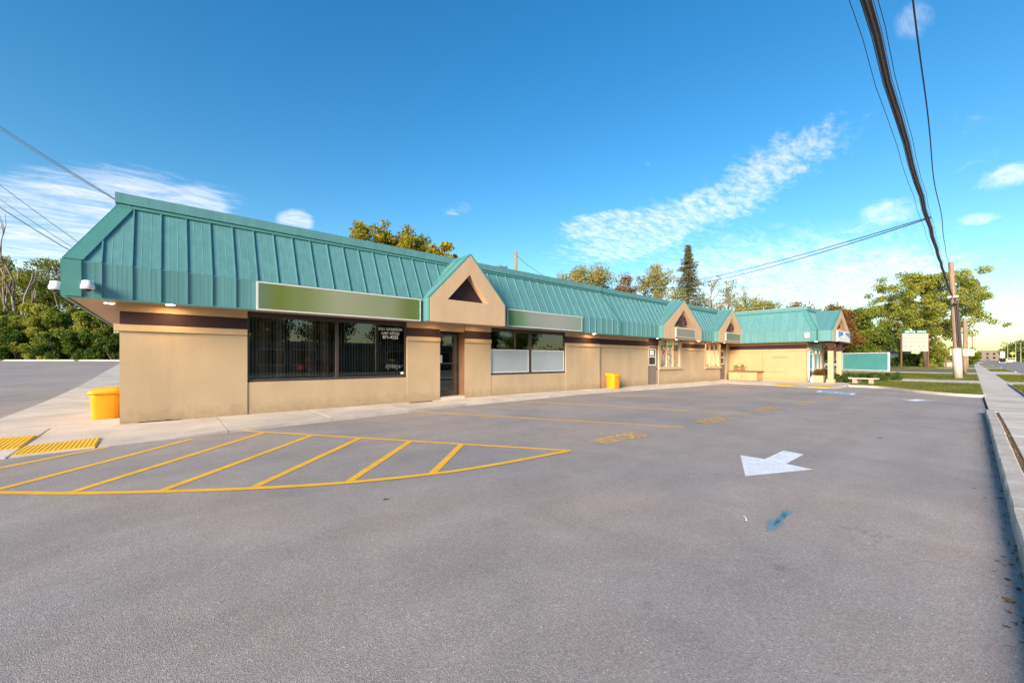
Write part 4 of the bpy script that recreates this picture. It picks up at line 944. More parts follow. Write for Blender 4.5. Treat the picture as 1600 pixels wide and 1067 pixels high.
pb = thing('storage_bench', 'low tan storage box with a brown lid against the wall of the far wing', 'storage box', (33.3, 11.1, -.12))
part('body', MB().box(32.75, 34.05, 10.35, 12.3, -.12, .52), M_STUCW, pb, bevel=.015); part('lid', MB().box(32.70, 34.06, 10.28, 12.34, .52, .60), M_BRN, pb); part('plinth', MB().box(32.8, 34.04, 10.4, 12.28, -.128, -.10), M_BRZ, pb)
part('handle', MB().box(32.72, 32.75, 11.3, 11.4, .18, .23), M_BRZ, pb)
def tuft(mb, x, y, z, r, n, sz, seed, lift=1.0):
    rg = random.Random(seed)
    for i in range(n):
        th = rg.uniform(0, 6.28); ph = rg.uniform(.1, 1.4); d = Vector((math.cos(th) * math.cos(ph), math.sin(th) * math.cos(ph), math.sin(ph) * lift))
        p = Vector((x, y, z)) + d * r * rg.uniform(.3, 1); s = d.cross(Vector((rg.uniform(-1, 1), rg.uniform(-1, 1), rg.uniform(-1, 1)))).normalized() * sz * .35; u = d * sz
        mb.poly([p - s, p + u * .5 - s * .2, p + u, p + s])
for i, (py_, lb) in enumerate(((11.95, 'small dry potted plant on the storage box, nearer the building corner'), (11.5, 'small dry potted plant on the storage box, nearer the parking lot'))):
    t = thing('potted_plant', lb, 'potted plant', (33.3, py_, .6), 'potted plants on the storage box')
    part('pot', MB().lathe(33.3, py_, [(.08, .60), (.12, .80), (.13, .80)], 12), mat('terracotta', (.30, .12, .05), .8, .1, 5), t); q = MB(); tuft(q, 33.3, py_, .8, .26, 70, .12, 40 + i); part('foliage', q, LF_OLIVE, t)
pl = thing('planter', 'tan stucco planter with a rust coloured shrub before the glazed wing entrance', 'planter', (35.4, 7.1, -.12))
part('box', MB().box(34.35, 37.0, 6.75, 7.4, -.12, .35), M_TRIM, pl, bevel=.01)
q = MB()
for i in range(9): tuft(q, 34.6 + i * .24, 7.05 + .1 * math.sin(i), .35, .42, 240, .09, 60 + i)
part('shrub', q, leaf_mat('leaf_copper', [(.10, .08, .02), (.20, .13, .03), (.26, .13, .04)]), pl)
wb_ = thing('water_bottle', 'white bollard shaped bucket by the corner of the far wing', 'bucket', (34.0, 7.2, -.12)); part('body', MB().lathe(33.95, 7.3, [(.11, -.12), (.12, .1), (.07, .2), (.07, .28), (.03, .30)], 12), M_WHITE, wb_, True)
bn = thing('stone_bench', 'low concrete bench on two block legs beside the entrance columns', 'bench', (34.2, 4.6, -.1))
part('seat', MB().box(33.9, 34.3, 3.85, 5.35, .20, .28), mat('bench_stone', (.42, .38, .34), .85, .12, 3), bn, bevel=.01)
for yy in (4.1, 4.9): part('leg', MB().box(33.95, 34.25, yy, yy + .25, -.12, .20), mat('bench_leg', (.40, .28, .20), .85, .12, 3), bn, bevel=.02)

# ------------------------------------------------------------------ free-standing signs
bb = thing('billboard', 'wide blank turquoise billboard with a white frame on two short posts over the lawn', 'billboard', (43.7, 5.8, 0))
A, B = Vector((44.9, 7.4, 0)), Vector((42.5, 4.2, 0)); D = (B - A).normalized(); Nn_ = Vector((D.y, -D.x, 0))
if Nn_.x > 0: Nn_ = -Nn_
def bbq(s0, s1, z0, z1, n0, n1):
    a, b = A + D * s0, A + D * s1; return MB().hexa([a + Nn_ * n0 + Vector((0, 0, z0)), b + Nn_ * n0 + Vector((0, 0, z0)), b + Nn_ * n0 + Vector((0, 0, z1)), a + Nn_ * n0 + Vector((0, 0, z1))],
                                                [a + Nn_ * n1 + Vector((0, 0, z0)), b + Nn_ * n1 + Vector((0, 0, z0)), b + Nn_ * n1 + Vector((0, 0, z1)), a + Nn_ * n1 + Vector((0, 0, z1))])
def bbq_join(*ms):
    r = MB()
    for m_ in ms:
        b0 = len(r.v); r.v += m_.v; r.f += [tuple(i + b0 for i in f_) for f_ in m_.f]
    return r
part('panel', bbq(.05, 3.95, .62, 1.97, 0, .1), mat('billboard_turquoise', (.085, .31, .30), .5, .10, .8), bb)
part('frame', bbq_join(bbq(0, 4, .56, .62, -.02, .12), bbq(0, 4, 1.97, 2.03, -.02, .12), bbq(0, .05, .62, 1.97, -.02, .12), bbq(3.95, 4, .62, 1.97, -.02, .12)), M_WHITE, bb)
for s_ in (.35, 3.45): p = A + D * s_; part('post', MB().box(p.x - .05, p.x + .05, p.y - .05, p.y + .05, -.1, .56), M_BRN, bb)
X0, Y0 = site(1429, 70); py = thing('pylon_sign', 'tall white pylon sign reading DENTAL OFFICE between two brown posts beyond the lawn', 'sign', (X0, Y0, 0))
Dp = Vector((SA, -CA, 0)); Np = Vector((-CA, -SA, 0))        # faces the lot
def pyq(s0, s1, z0, z1, n0, n1):
    P0 = Vector((X0, Y0, 0)); a, b = P0 + Dp * s0, P0 + Dp * s1; return MB().hexa([a + Np * n0 + Vector((0, 0, z0)), b + Np * n0 + Vector((0, 0, z0)), b + Np * n0 + Vector((0, 0, z1)), a + Np * n0 + Vector((0, 0, z1))],
                                                [a + Np * n1 + Vector((0, 0, z0)), b + Np * n1 + Vector((0, 0, z0)), b + Np * n1 + Vector((0, 0, z1)), a + Np * n1 + Vector((0, 0, z1))])
part('panel', pyq(-2.25, 2.25, 2.92, 6.05, -.15, .15), mat('pylon_white', (.44, .37, .33), .6, .04, 1), py)
part('header', pyq(-2.1, 2.1, 6.06, 6.62, -.15, .15), mat('pylon_green', (.01, .12, .085), .5, .05, 1), py)
for s_ in (-2.42, 2.28): part('post', pyq(s_, s_ + .16, -.1, 6.25, -.1, .1), M_BRN, py)
RM = Matrix(((Dp.x, 0, -Dp.y * -1, 0), (Dp.y, 0, 0, 0), (0, 1, 0, 0), (0, 0, 0, 1)))
RM = Matrix((Dp, Vector((0, 0, 1)), Np)).transposed().to_4x4()
pc = Vector((X0, Y0, 0))
text('lettering', 'DENTAL  OFFICE', M_WHITE, py, Matrix.Translation(pc + Np * .16 + Vector((0, 0, 6.17))) @ RM, size=.50, align='CENTER', xscale=.98, offset=.008)
part('divider', pyq(-2.25, 2.25, 5.20, 5.26, .15, .165), mat('pylon_line', (.35, .27, .22), .7, 0), py)
for z in (4.55, 3.85): part('divider', pyq(-2.2, 2.2, z, z + .025, .15, .16), MATS['pylon_line'], py)
for i, (s_, z) in enumerate(((-1.9, 3.70), (-.95, 3.70), (.5, 3.72), (1.35, 3.70), (-1.0, 3.05), (-.1, 3.05), (.85, 3.05))):
    part('small_print', pyq(s_, s_ + .3, z, z + .13, .15, .156), mat('print_brown', (.25, .17, .12), .7, 0), py)
part('mulch_bed', pyq(-3.2, 3.6, -.1, .14, -1.2, 1.4), M_SOIL, py)

# ------------------------------------------------------------------ poles and cables
def lerp3(a, b, t): return tuple(x + (y - x) * t for x, y in zip(a, b))
def pole(base, top, r0, r1, label, m=M_WOOD, extras=None, name='utility_pole'):
    t = thing(name, label, 'utility pole', base, 'poles along the street'); part('shaft', MB().tube([lerp3(base, top, i / 6) for i in range(7)], [r0 + (r1 - r0) * i / 6 for i in range(7)], 10), m, t, True)
    if extras: extras(t)
    return t
PB, PT = (47.3, .72, -.05), (46.85, 1.11, 9.15)
def px_extras(t):
    g0, g1 = lerp3(PB, PT, 0), lerp3(PB, PT, .26)
    part('guard', MB().tube([g0, g1], .27, 12), M_WOODG, t, True)
    for k, (dx, dy) in enumerate(((-.20, -.10), (-.17, -.20), (.02, -.22))):
        a, b = lerp3(PB, PT, .27), lerp3(PB, PT, .70 - k * .03); part('conduit', MB().tube([(a[0] + dx, a[1] + dy, a[2]), (b[0] + dx, b[1] + dy, b[2])], .05, 6), M_CABLE, t)
    c = lerp3(PB, PT, .70); part('bracket', MB().box(c[0] - .35, c[0] + .1, c[1] - .3, c[1] + .3, c[2] - .08, c[2] + .08), M_STEEL, t); c = lerp3(PB, PT, .64); part('splice_box', MB().tube([(c[0] - .9, c[1] - .1, c[2] + .05), (c[0] - .2, c[1] - .1, c[2])], .11, 8), M_CABLE, t)
pole(PB, PT, .20, .15, 'tallest wooden utility pole with a pale guard at its foot, carrying the cable bundle', extras=px_extras)
bx_, by_ = site(1503.5, 38.5); pole((bx_, by_, -.05), (47.0, .85, 6.3), .17, .13, 'slanting wooden brace pole leaning against the tallest utility pole')
bx_, by_ = site(1507.5, 41.5)
def sg(t):
    part('sign_board', MB().box(bx_ - .18, bx_ - .13, by_ - .65, by_ + .35, 1.85, 2.55), mat('cream_board', (.62, .52, .36), .6, .05, 2), t)
pole((bx_, by_, -.05), (bx_, by_, 5.6), .15, .12, 'short wooden pole with a cream board, behind the brace pole', extras=sg)
bx2, by2 = site(1511.5, 66); pole((bx2, by2, -.05), (bx2 - .2, by2 + .1, 7.6), .16, .12, 'distant wooden pole right behind the pole with the cream board')
bx3, by3 = site(1519.5, 150); pole((bx3, by3, -.05), (bx3, by3, 12), .2, .15, 'farthest wooden utility pole at the end of the pavement')
x, y = site(806, 36); pole((x, y, 0), (x, y, 11.2), .17, .13, 'wooden pole rising behind the roof right of the first gable')
SB = thing('yard_sign', 'small cream yard sign stuck in the lawn left of the tallest pole', 'sign', (*site(1484, 75), 0)); x, y = site(1484, 75)
part('board', MB().box(x - .03, x + .03, y - .65, y + .65, .15, .95), MATS['cream_board'], SB); part('stake', MB().box(x + .03, x + .07, y - .03, y + .03, -.1, .5), M_BRN, SB)
x, y = site(1478, 60); solo('post', MB().box(x - .1, x + .1, y - .1, y + .1, -.1, 1.9), M_BRN, 'short brown post in the lawn left of the tallest utility pole', 'post', (x, y, -.1))
x, y = site(1488.5, 52); SC = thing('yard_sign', 'small cream board on a stake just left of the tallest pole guard', 'sign', (x, y, 0)); part('board', MB().box(x - .03, x + .03, y - .22, y + .22, 2.0, 2.9), MATS['cream_board'], SC); part('stake', MB().box(x + .03, x + .07, y - .03, y + .03, -.1, 2.4), M_BRN, SC)

def cable(p0, p1, sag, rad, m, label, name='cable', n=40, wob=0.0, seed=0, group=None):
    rg = random.Random(seed); pts = []; ph = rg.uniform(0, 6)
    for i in range(n + 1):
        t = i / n; p = Vector(p0).lerp(Vector(p1), t); p.z -= sag * 4 * t * (1 - t); p.y += wob * math.sin(t * 34 + ph) * .6 + wob * .5 * math.sin(t * 61); p.z += wob * .5 * math.sin(t * 47 + 1)
        pts.append(p)
    return solo(name, MB().tube(pts, rad, 6), m, label, 'cable', tuple(p0), group)
top = Vector(lerp3(PB, PT, .70))
bundle = thing('cable_bundle', 'thick bundle of telephone cables running from the tallest pole over the parking lot', 'cable', (top.x, top.y, top.z))
def strand(dy, dz, r, m, sag, y_end=.78, n=60, ph=0, z_end=None):
    pts = []
    for i in range(n + 1):
        t = (i / n) ** 1.0; x = top.x - .3 + (-26 - top.x) * t; yy = top.y + (y_end - top.y) * min(1, t * 1.6) + dy * (.4 + .6 * min(1, t * 12)); z = top.z + ((z_end or top.z) - top.z) * t + dz * min(1, t * 8 + .2) - sag * 4 * t * (1 - t)
        pts.append((x, yy + .012 * math.sin(x * 1.7 + ph), z + .012 * math.sin(x * 2.3 + ph)))
    part('strand', MB().tube(pts, r, 6), m, bundle, True)
strand(0, 0, .017, M_CABLEL, .98, .74); strand(.028, -.01, .013, M_CABLE, .98, .74, ph=.3); strand(-.026, -.01, .012, M_CABLE, .98, .74, ph=.5); strand(.016, .022, .009, M_CABLEL, .98, .74, ph=.2)
strand(-.012, .024, .008, M_CABLE, .98, .74, ph=.4); strand(-.045, .012, .004, M_CABLEL, .98, .74, ph=.6); strand(.05, .004, .005, M_CABLE, .98, .74, ph=.4)
strand(.13, .0, .004, M_CABLE, .97, .74, ph=.4); strand(-.07, .05, .004, M_CABLE, .97, .74, ph=.1)
tp = Vector(lerp3(PB, PT, .93))
cable((tp.x - .15, tp.y, tp.z), (-26, .0, 8.6), 2.6, .010, M_CABLE, 'single wavy black cable running from the top of the tallest pole overhead', wob=.026, n=220)
P1 = Vector((27.2, .85, 5.55))
x, y = site(965, 60)
cable((16.2, .77, 5.46), (*site(985, 42), 9.2), .6, .014, M_CABLE, 'thin service cable sloping left from the cable bundle to behind the roof, upper of two', seed=1)
cable((16.2, .75, 5.43), (*site(985, 42), 9.0), .75, .014, M_CABLE, 'thin service cable sloping left from the cable bundle to behind the roof, lower of two', seed=2)
# cables from off the left to the building corner
def dirpt(px_, py_, w): X, Y = site(px_, w); return (X, Y, CAM_H + (HZ - py_) / FOC * w)
cable(dirpt(-120, 116, 15), dirpt(205, 326, 12), .10, .014, M_CABLE, 'thick black twin cable running down to the top left corner of the roof', seed=3)
cable(dirpt(-120, 119, 15), dirpt(205, 327, 12), .14, .010, M_CABLE, 'thin companion cable under the black cable to the roof corner', seed=3)
cable(dirpt(-140, 178, 24), dirpt(190, 425, 24), .25, .018, M_CABLE, 'topmost of the three thin wires crossing the sky at the left edge', group='thin wires left of the roof')
cable(dirpt(-140, 208, 24), dirpt(190, 432, 24), .35, .015, M_CABLE, 'middle of the three thin wires crossing the sky at the left edge', group='thin wires left of the roof')
cable(dirpt(-140, 226, 20), dirpt(160, 420, 20), .25, .022, M_CABLE, 'lowest and thickest of the three wires crossing the sky at the left edge', group='thin wires left of the roof')
for py1, py2, w_ in ((479, 475, 90), (497, 508, 130), (489, 498, 130)):
    cable(dirpt(1180, py1, w_ * 1.1), dirpt(1900, py2, w_), .3, .035, M_CABLE, {479: 'highest horizontal wire crossing the sky behind the big tree', 497: 'lowest horizontal wire low over the street', 489: 'middle horizontal wire over the street'}[py1])
cable((*site(806, 36), 10.9), (*site(850, 34), 8.6), .1, .02, M_CABLE, 'short guy wire sloping right from the wooden pole behind the roof')

# ------------------------------------------------------------------ vegetation
def leaves_mesh(C, Rr, n, size, rg, flat=.6):
    C = np.array(C); Rr = np.array(Rr); w = Rr ** 2; idx = rg.choice(len(C), n, p=w / w.sum())
    d = rg.normal(size=(n, 3)); d /= np.linalg.norm(d, axis=1)[:, None]; r = rg.random(n) ** .45
    P = C[idx] + d * (r * Rr[idx])[:, None] * np.array([1, 1, flat])
    a = rg.normal(size=(n, 3)); a /= np.linalg.norm(a, axis=1)[:, None]; b = np.cross(a, rg.normal(size=(n, 3))); b /= np.linalg.norm(b, axis=1)[:, None]
    s = size * rg.uniform(.6, 1.3, n)[:, None]
    V = np.stack([P - a * s * .5, P + b * s * .32, P + a * s * .5, P - b * s * .32], 1).reshape(-1, 3)
    return V
def quads_mesh(name, V, m):
    me = bpy.data.meshes.new(name); n = len(V) // 4; me.vertices.add(len(V)); me.vertices.foreach_set('co', V.astype(np.float32).ravel())
    me.loops.add(n * 4); me.loops.foreach_set('vertex_index', np.arange(n * 4, dtype=np.int32)); me.polygons.add(n)
    me.polygons.foreach_set('loop_start', np.arange(0, n * 4, 4, dtype=np.int32)); me.polygons.foreach_set('loop_total', np.full(n, 4, dtype=np.int32))
    me.update(); me.validate(); me.materials.append(m); return me
def tree(name, label, cat, x, y, z, H, cr, cb, lm, nl, ls, seed, bark=M_BARK, group=None, dens=1.0, limbs=14, clump=.16, trunk_r=None, flat=.7, leafy=True, shape=1.0):
    """crown: ellipsoid of radius cr between height cb and H, built from limbs, twigs and leaf clumps"""
    rg = np.random.default_rng(seed); t = thing(name, label, cat, (x, y, z), group); tr = trunk_r or H * .018
    wood = MB(); lean = rg.normal(size=2) * H * .02
    tp_ = [(lean[0] * (k / 6) ** 1.5 + rg.normal() * tr * .3 * (k > 0), lean[1] * (k / 6) ** 1.5 + rg.normal() * tr * .3 * (k > 0), H * .92 * k / 6) for k in range(7)]
    wood.tube(tp_, [tr * (1.15 - .95 * k / 6) for k in range(7)], 7); C = []; Rr = []
    cz, rz = (H + cb) / 2, (H - cb) / 2
    for i in range(limbs):
        f = (i + .5) / limbs; zb = cb * .75 + (H * .85 - cb * .75) * f * rg.uniform(.8, 1.05); k = min(5.99, zb / (H * .92) * 6); b0 = Vector(tp_[int(k)]).lerp(Vector(tp_[int(k) + 1]), k - int(k))
        th = i * 2.399 + rg.uniform(-.4, .4); ze_ = min(H * .98, zb + rz * rg.uniform(.15, .75)); hr = cr * math.sqrt(max(.05, 1 - ((ze_ - cz) / rz) ** 2 * shape)) * rg.uniform(.7, 1.05)
        e = Vector((lean[0] + math.cos(th) * hr, lean[1] + math.sin(th) * hr, ze_)); mid = b0.lerp(e, .5) + Vector((rg.normal() * .1, rg.normal() * .1, .06)) * hr * .6
        r_ = tr * (.5 - .3 * f); wood.tube([b0, b0.lerp(mid, .5) + Vector((0, 0, .02 * hr)), mid, mid.lerp(e, .5), e], [r_, r_ * .8, r_ * .6, r_ * .4, r_ * .15], 5)
        for j in range(7):
            u = rg.uniform(.35, 1.0); p = (b0.lerp(mid, u * 2) if u < .5 else mid.lerp(e, u * 2 - 1)); q = p + Vector(rg.normal(size=3)) * hr * .22 + Vector((0, 0, hr * .10))
            wood.tube([p, p.lerp(q, .5) + Vector(rg.normal(size=3)) * .03 * hr, q], [r_ * .35, r_ * .22, r_ * .08], 4)
            C.append(tuple(q)); Rr.append(cr * clump * rg.uniform(.6, 1.5))
        C.append(tuple(e)); Rr.append(cr * clump * rg.uniform(.7, 1.3))
    me = mesh_of('trunk', wood, bark, True); link('trunk', me, t)
    if leafy: link('crown', quads_mesh('crown', leaves_mesh(C, Rr, nl, ls, rg, flat), lm), t)
    return t
def bush(name, label, cat, x, y, z, rx, ry, h, lm, nl, ls, seed, group=None, base=.05):
    rg = np.random.default_rng(seed); t = thing(name, label, cat, (x, y, z), group); C = []; Rr = []; wood = MB()
    for i in range(26):
        th = rg.uniform(0, 6.28); rr = rg.random() ** .5 * .8; q = (math.cos(th) * rx * rr, math.sin(th) * ry * rr, h * (base + rg.uniform(.08, .85) * (1 - .3 * rr * rr))); C.append(q); Rr.append(min(rx, h) * rg.uniform(.18, .34))
        if i % 3 == 0: wood.tube([(q[0] * .2, q[1] * .2, -.05), (q[0] * .6, q[1] * .6, q[2] * .5), q], [.03 * h, .02 * h, .006 * h], 4)
    link('stem', mesh_of('stem', wood, M_BARK), t); link('foliage', quads_mesh('foliage', leaves_mesh(C, Rr, nl, ls, rg, .85), lm), t); return t
def bare_tree(label, x, y, z, H, seed, spread=.35, depth=4, r0=None, group=None, bark=M_BARKG, trunk=.45):
    rg = random.Random(seed); t = thing('bare_tree', label, 'tree', (x, y, z), group); mb = MB()
    def grow(p, d, ln, r, k):
        q = p + d * ln; m_ = p.lerp(q, .5) + Vector((rg.gauss(0, 1), rg.gauss(0, 1), 0)) * ln * .05; mb.tube([p, m_, q], [r, r * .85, r * .68], 6 if r > .05 else 4)
        if k == 0: return
        for i in range(rg.choice((2, 3, 3))):
            a = Vector((rg.gauss(0, 1), rg.gauss(0, 1), rg.gauss(0, .3))).normalized(); nd = (d + a * spread * rg.uniform(.7, 1.6)).normalized(); nd.z = abs(nd.z) * .8 + .25; nd.normalize()
            grow(p.lerp(q, rg.uniform(.6, 1)), nd, ln * rg.uniform(.45, .75), r * .55, k - 1)
    grow(Vector((0, 0, -.1)), Vector((rg.gauss(0, .04), rg.gauss(0, .04), 1)).normalized(), H * trunk, r0 or H * .018, depth)
    link('trunk', mesh_of('trunk', mb, bark, True), t); return t
def spruce(label, x, y, z, H, r, seed):
    rg = np.random.default_rng(seed); t = thing('spruce_tree', label, 'tree', (x, y, z)); wood = MB(); wood.tube([(0, 0, 0), (0, 0, H * .97)], [H * .016, .02], 7); Vs = []
    for i in range(300):
        f = (i / 300) ** .85; zb = H * (.08 + .90 * f) + rg.uniform(-.15, .15); R_ = r * (1 - f) ** .92 * (1 + .22 * math.sin(f * 40)) + .10; th = i * 2.399 + rg.uniform(-.3, .3); L_ = R_ * rg.uniform(.55, 1.18); d = np.array([math.cos(th), math.sin(th), 0])
        b0 = np.array([0, 0, zb]); b1 = b0 + d * L_ + np.array([0, 0, (-.30 + .55 * f) * L_]); wood.tube([tuple(b0), tuple(b1)], [.03, .01], 4)
        n = int(40 + 120 * L_ / r); u = rg.random(n) ** .75; P = b0 + (b1 - b0) * u[:, None] + rg.normal(size=(n, 3)) * np.array([.17, .17, .08]) - np.array([0, 0, .28]) * rg.random(n)[:, None] * u[:, None]
        a = rg.normal(size=(n, 3)) * .5 + d + np.array([0, 0, -.3]); a /= np.linalg.norm(a, axis=1)[:, None]; b = np.cross(a, rg.normal(size=(n, 3))); b /= np.linalg.norm(b, axis=1)[:, None]; s = .24 * rg.uniform(.6, 1.3, n)[:, None]
        Vs.append(np.stack([P - a * s * .5, P + b * s * .22, P + a * s * .5, P - b * s * .22], 1).reshape(-1, 3))
    link('trunk', mesh_of('trunk', wood, M_BARK), t); link('crown', quads_mesh('crown', np.concatenate(Vs), LF_SPRUCE), t)
def ztop(py, w): return CAM_H + (HZ - py) / FOC * w
# behind the building, left to right
G1 = 'autumn trees behind the roof'
for (px, tpy, w, cr, lm, lb, nl, sd_, cl) in (
    (573, 338, 32, 2.1, LF_GOLD, 'yellowing tree with the highest top behind the roof, left of its neighbours', 15000, 3, .26), (643, 350, 32, 1.9, LF_GOLD, 'yellow green tree behind the roof, middle one of the close trio', 14000, 4, .26),
    (692, 366, 32, 1.15, LF_GOLD, 'small yellow green tree just left of the first gable peak', 8000, 5, .3), (773, 404, 36, 1.2, LF_GREEN, 'small green treetop just right of the first gable peak', 4000, 6, .25),
    (912, 420, 50, 4.0, LF_OLIVE, 'broad olive yellow treetop showing over the middle of the roof', 30000, 8, .26), (975, 436, 52, 3.2, LF_RUST, 'low orange brown treetop over the roof left of the spruce', 18000, 9, .26)):
    X, Y = site(px, w); H = ztop(tpy, w); tree('autumn_tree', lb, 'tree', X, Y, 0, H, cr, H - cr * 2.3, lm, nl, .20, sd_, group=G1, limbs=16, clump=cl, flat=.8)
X, Y = site(1028, 58); tree('thin_tree', 'thin leaved grey green tree directly left of the spruce', 'tree', X, Y, 0, ztop(412, 58), 3.4, 6, LF_OLIVE, 11000, .24, 21, limbs=18, clump=.22, bark=M_BARKG)
X, Y = site(1075, 60); spruce('tall pointed spruce rising above the roof behind the second gable', X, Y, 0, ztop(380, 60), 4.9, 22)
X, Y = site(1112, 62); tree('thin_tree', 'sparse pale tree directly right of the spruce', 'tree', X, Y, 0, ztop(430, 62), 2.9, 7, LF_OLIVE, 1500, .22, 23, limbs=18, clump=.2, bark=M_BARKG)
X, Y = site(1138, 64); tree('thin_tree', 'sparse feathery tree behind the third gable', 'tree', X, Y, 0, ztop(437, 64), 2.6, 6, LF_OLIVE, 2800, .22, 24, limbs=18, clump=.2, bark=M_BARKG)
X, Y = site(1165, 66); tree('thin_tree', 'pale twiggy tree between the third gable and the wing', 'tree', X, Y, 0, ztop(448, 66), 3.2, 5, LF_OLIVE, 2200, .22, 25, limbs=18, clump=.2, bark=M_BARKG)
X, Y = site(1196, 60); bare_tree('bare twiggy tree above the left end of the wing roof', X, Y, 2, ztop(455, 60) - 2, 26)
X, Y = site(1178, 56); tree('autumn_tree', 'orange yellow tree showing over the left end of the wing roof', 'tree', X, Y, 0, ztop(462, 56), 3.3, 4, LF_GOLD, 11000, .22, 27, group=G1, limbs=14, clump=.24)
for (px, tpy, w, cr, lm, lb, nl, sd_) in ((1250, 477, 75, 4.6, LF_RUST, 'reddish brown tree behind the right end of the wing roof', 8000, 31), (1305, 480, 72, 4.0, LF_RUST, 'reddish brown tree right of the columned entrance gable', 9000, 32),
    (1343, 486, 76, 4.6, LF_GREEN, 'dense green tree behind the turquoise billboard', 24000, 33), (1388, 505, 104, 3.4, LF_OLIVE, 'olive tree behind the small white house', 9000, 34), (1322, 520, 84, 4.6, LF_GREEN, 'low green tree between the billboard and the entrance columns', 10000, 35),
    (1280, 505, 90, 5.0, LF_GREEN, 'low green tree seen behind the entrance columns', 9000, 36)):
    X, Y = site(px, w); H = ztop(tpy, w); tree('leafy_tree', lb, 'tree', X, Y, 0, H, cr, max(.8, H - cr * 2.4), lm, nl, .34, sd_, group='leafy trees beyond the lawn', limbs=18, clump=.26)
# the big spreading tree
X, Y = site(1446, 82); tree('spreading_tree', 'largest spreading yellow green tree behind the white pylon sign', 'tree', X, Y, 0, ztop(430, 82), 8.8, 5.4, LF_LIME, 62000, .32, 41, limbs=46, clump=.11, flat=.75, trunk_r=.34)
for i, (px, tpy, w, lm, lb) in enumerate(((1418, 551, 92, LF_DARK, 'dark green shrub under the left half of the pylon sign'), (1437, 553, 90, LF_DARK, 'dark green shrub under the right half of the pylon sign'), (1462, 533, 95, LF_LIME, 'tall yellow green shrub right of the pylon sign'),
    (1482, 535, 98, LF_LIME, 'tall yellow green shrub left of the tallest pole'), (1465, 558, 86, LF_LIME, 'low round bright green shrub right of the pylon foot'), (1512, 540, 130, LF_GREEN, 'green shrub mass behind the farther wooden poles'), (1400, 540, 100, LF_OLIVE, 'olive shrub between the white house and the pylon sign'))):
    X, Y = site(px, w); H = ztop(tpy, w); bush('shrub', lb, 'shrub', X, Y, -.05, 3.2, 3.2, H, lm, 5000, .36, 50 + i, 'shrubs beyond the lawn')
for i in range(5):
    x, y = (35.6 + i * 1.15, 6.0 - i * .55 + .15 * (i % 2)); bush('low_shrub', ('dark low shrub behind the stone bench, nearest the entrance column', 'dark low shrub directly behind the stone bench', 'low shrub at the right end of the stone bench', 'dark rounded low shrub under the billboard', 'rounded low shrub at the right hand end of the row under the billboard')[i], 'shrub', x, y, -.1, .75, .7, .62, LF_DARK, 3200, .07, 70 + i, 'low clipped shrubs under the billboard')
# hedge row at the left
pxs = [-45, -12, 18, 47, 78, 108, 140, 172, 205, 240]; hl = ('tall dark hedge shrub at the left edge of the picture', 'yellow green hedge shrub, second from the left edge', 'yellow tinged hedge shrub, third from the left edge', 'broad green hedge shrub below the forked dead tree', 'dark green hedge shrub just right of the forked dead tree', 'tall hedge shrub directly left of the roof corner',
      'dark hedge shrub under the left roof soffit', 'dark hedge shrub touching the building corner', 'dark hedge shrub hidden behind the left wall corner', 'far right hedge shrub behind the building')
for i, px in enumerate(pxs):
    X, Y = site(px, 44); z = hgt(X, Y) - .1; tp2 = (466, 470, 474, 470, 466, 462, 470, 476, 470, 470)[i]
    bush('hedge_shrub', hl[i], 'shrub', X, Y, z, 2.3, 2.0, ztop(tp2, 44) - z, (LF_GREEN, LF_LIME, LF_GREEN, LF_LIME, LF_LIME, LF_GREEN, LF_LIME, LF_GREEN, LF_DARK, LF_DARK)[i], 9500, .22, 90 + i, 'hedge row across the side road')
    if i < 8:
        X, Y = site(px + 12, 42.4); z = hgt(X, Y) - .1
        bush('hedge_shrub', ('low dark shrub at the foot of the hedge, leftmost', 'low yellow shrub at the foot of the hedge, second from the left', 'low green shrub at the foot of the hedge, third from the left', 'low bright yellow green shrub in front of the hedge middle', 'low dark green shrub in front of the hedge, right of the yellow one', 'low dark shrub in front of the hedge under the roof corner', 'low dark shrub in front of the hedge under the soffit', 'low dark shrub beside the building corner')[i], 'shrub', X, Y, z, 2.0, 1.5, 3.4 + (i % 3) * .6, (LF_DARK, LF_GOLD, LF_DARK, LF_LIME, LF_DARK, LF_GREEN, LF_DARK, LF_DARK)[i], 7000, .20, 110 + i, 'hedge row across the side road', base=.0)
for i, (px, tpy, cr, lm, lb) in enumerate(((15, 405, 3.2, LF_LIME, 'sparse light green tree behind the hedge at the left edge'), (76, 396, 3.4, LF_GREEN, 'leafy green tree behind the hedge beside the roof corner'), (45, 425, 3.0, LF_LIME, 'low green tree behind the dead trees'), (-20, 400, 3.0, LF_GREEN, 'green tree cut by the left edge of the picture'), (112, 420, 3.0, LF_GREEN, 'green tree behind the hedge partly hidden by the roof corner'))):
    X, Y = site(px, 52); z = hgt(X, Y); tree('hedge_tree', lb, 'tree', X, Y, z, ztop(tpy, 52) - z, cr, 4.0, lm, 6500, .26, 130 + i, group='trees behind the hedge', limbs=16, clump=.22)
for px, tpy, w, sd_, lb, k, sp in ((28, 352, 47, 5, 'tall forked dead tree standing in front of the hedge trees', 3, .30), (2, 362, 47, 8, 'dead tree trunk at the very left edge of the picture', 2, .2), (42, 380, 46, 12, 'slim broken dead tree right of the forked dead tree', 2, .22),
                         (103, 312, 50, 17, 'bare twiggy tree above the left roof corner', 5, .34)):
    X, Y = site(px, w); z = hgt(X, Y); bare_tree(lb, X, Y, z, (ztop(tpy, w) - z) * (.78 if k < 4 else .72), sd_, sp, k, group='bare trees over the hedge', r0=.19 if k < 4 else .15, trunk=.62 if k < 4 else .42)
mb = MB(); kp = [site(px, 41.0) for px in range(-70, 260, 15)]
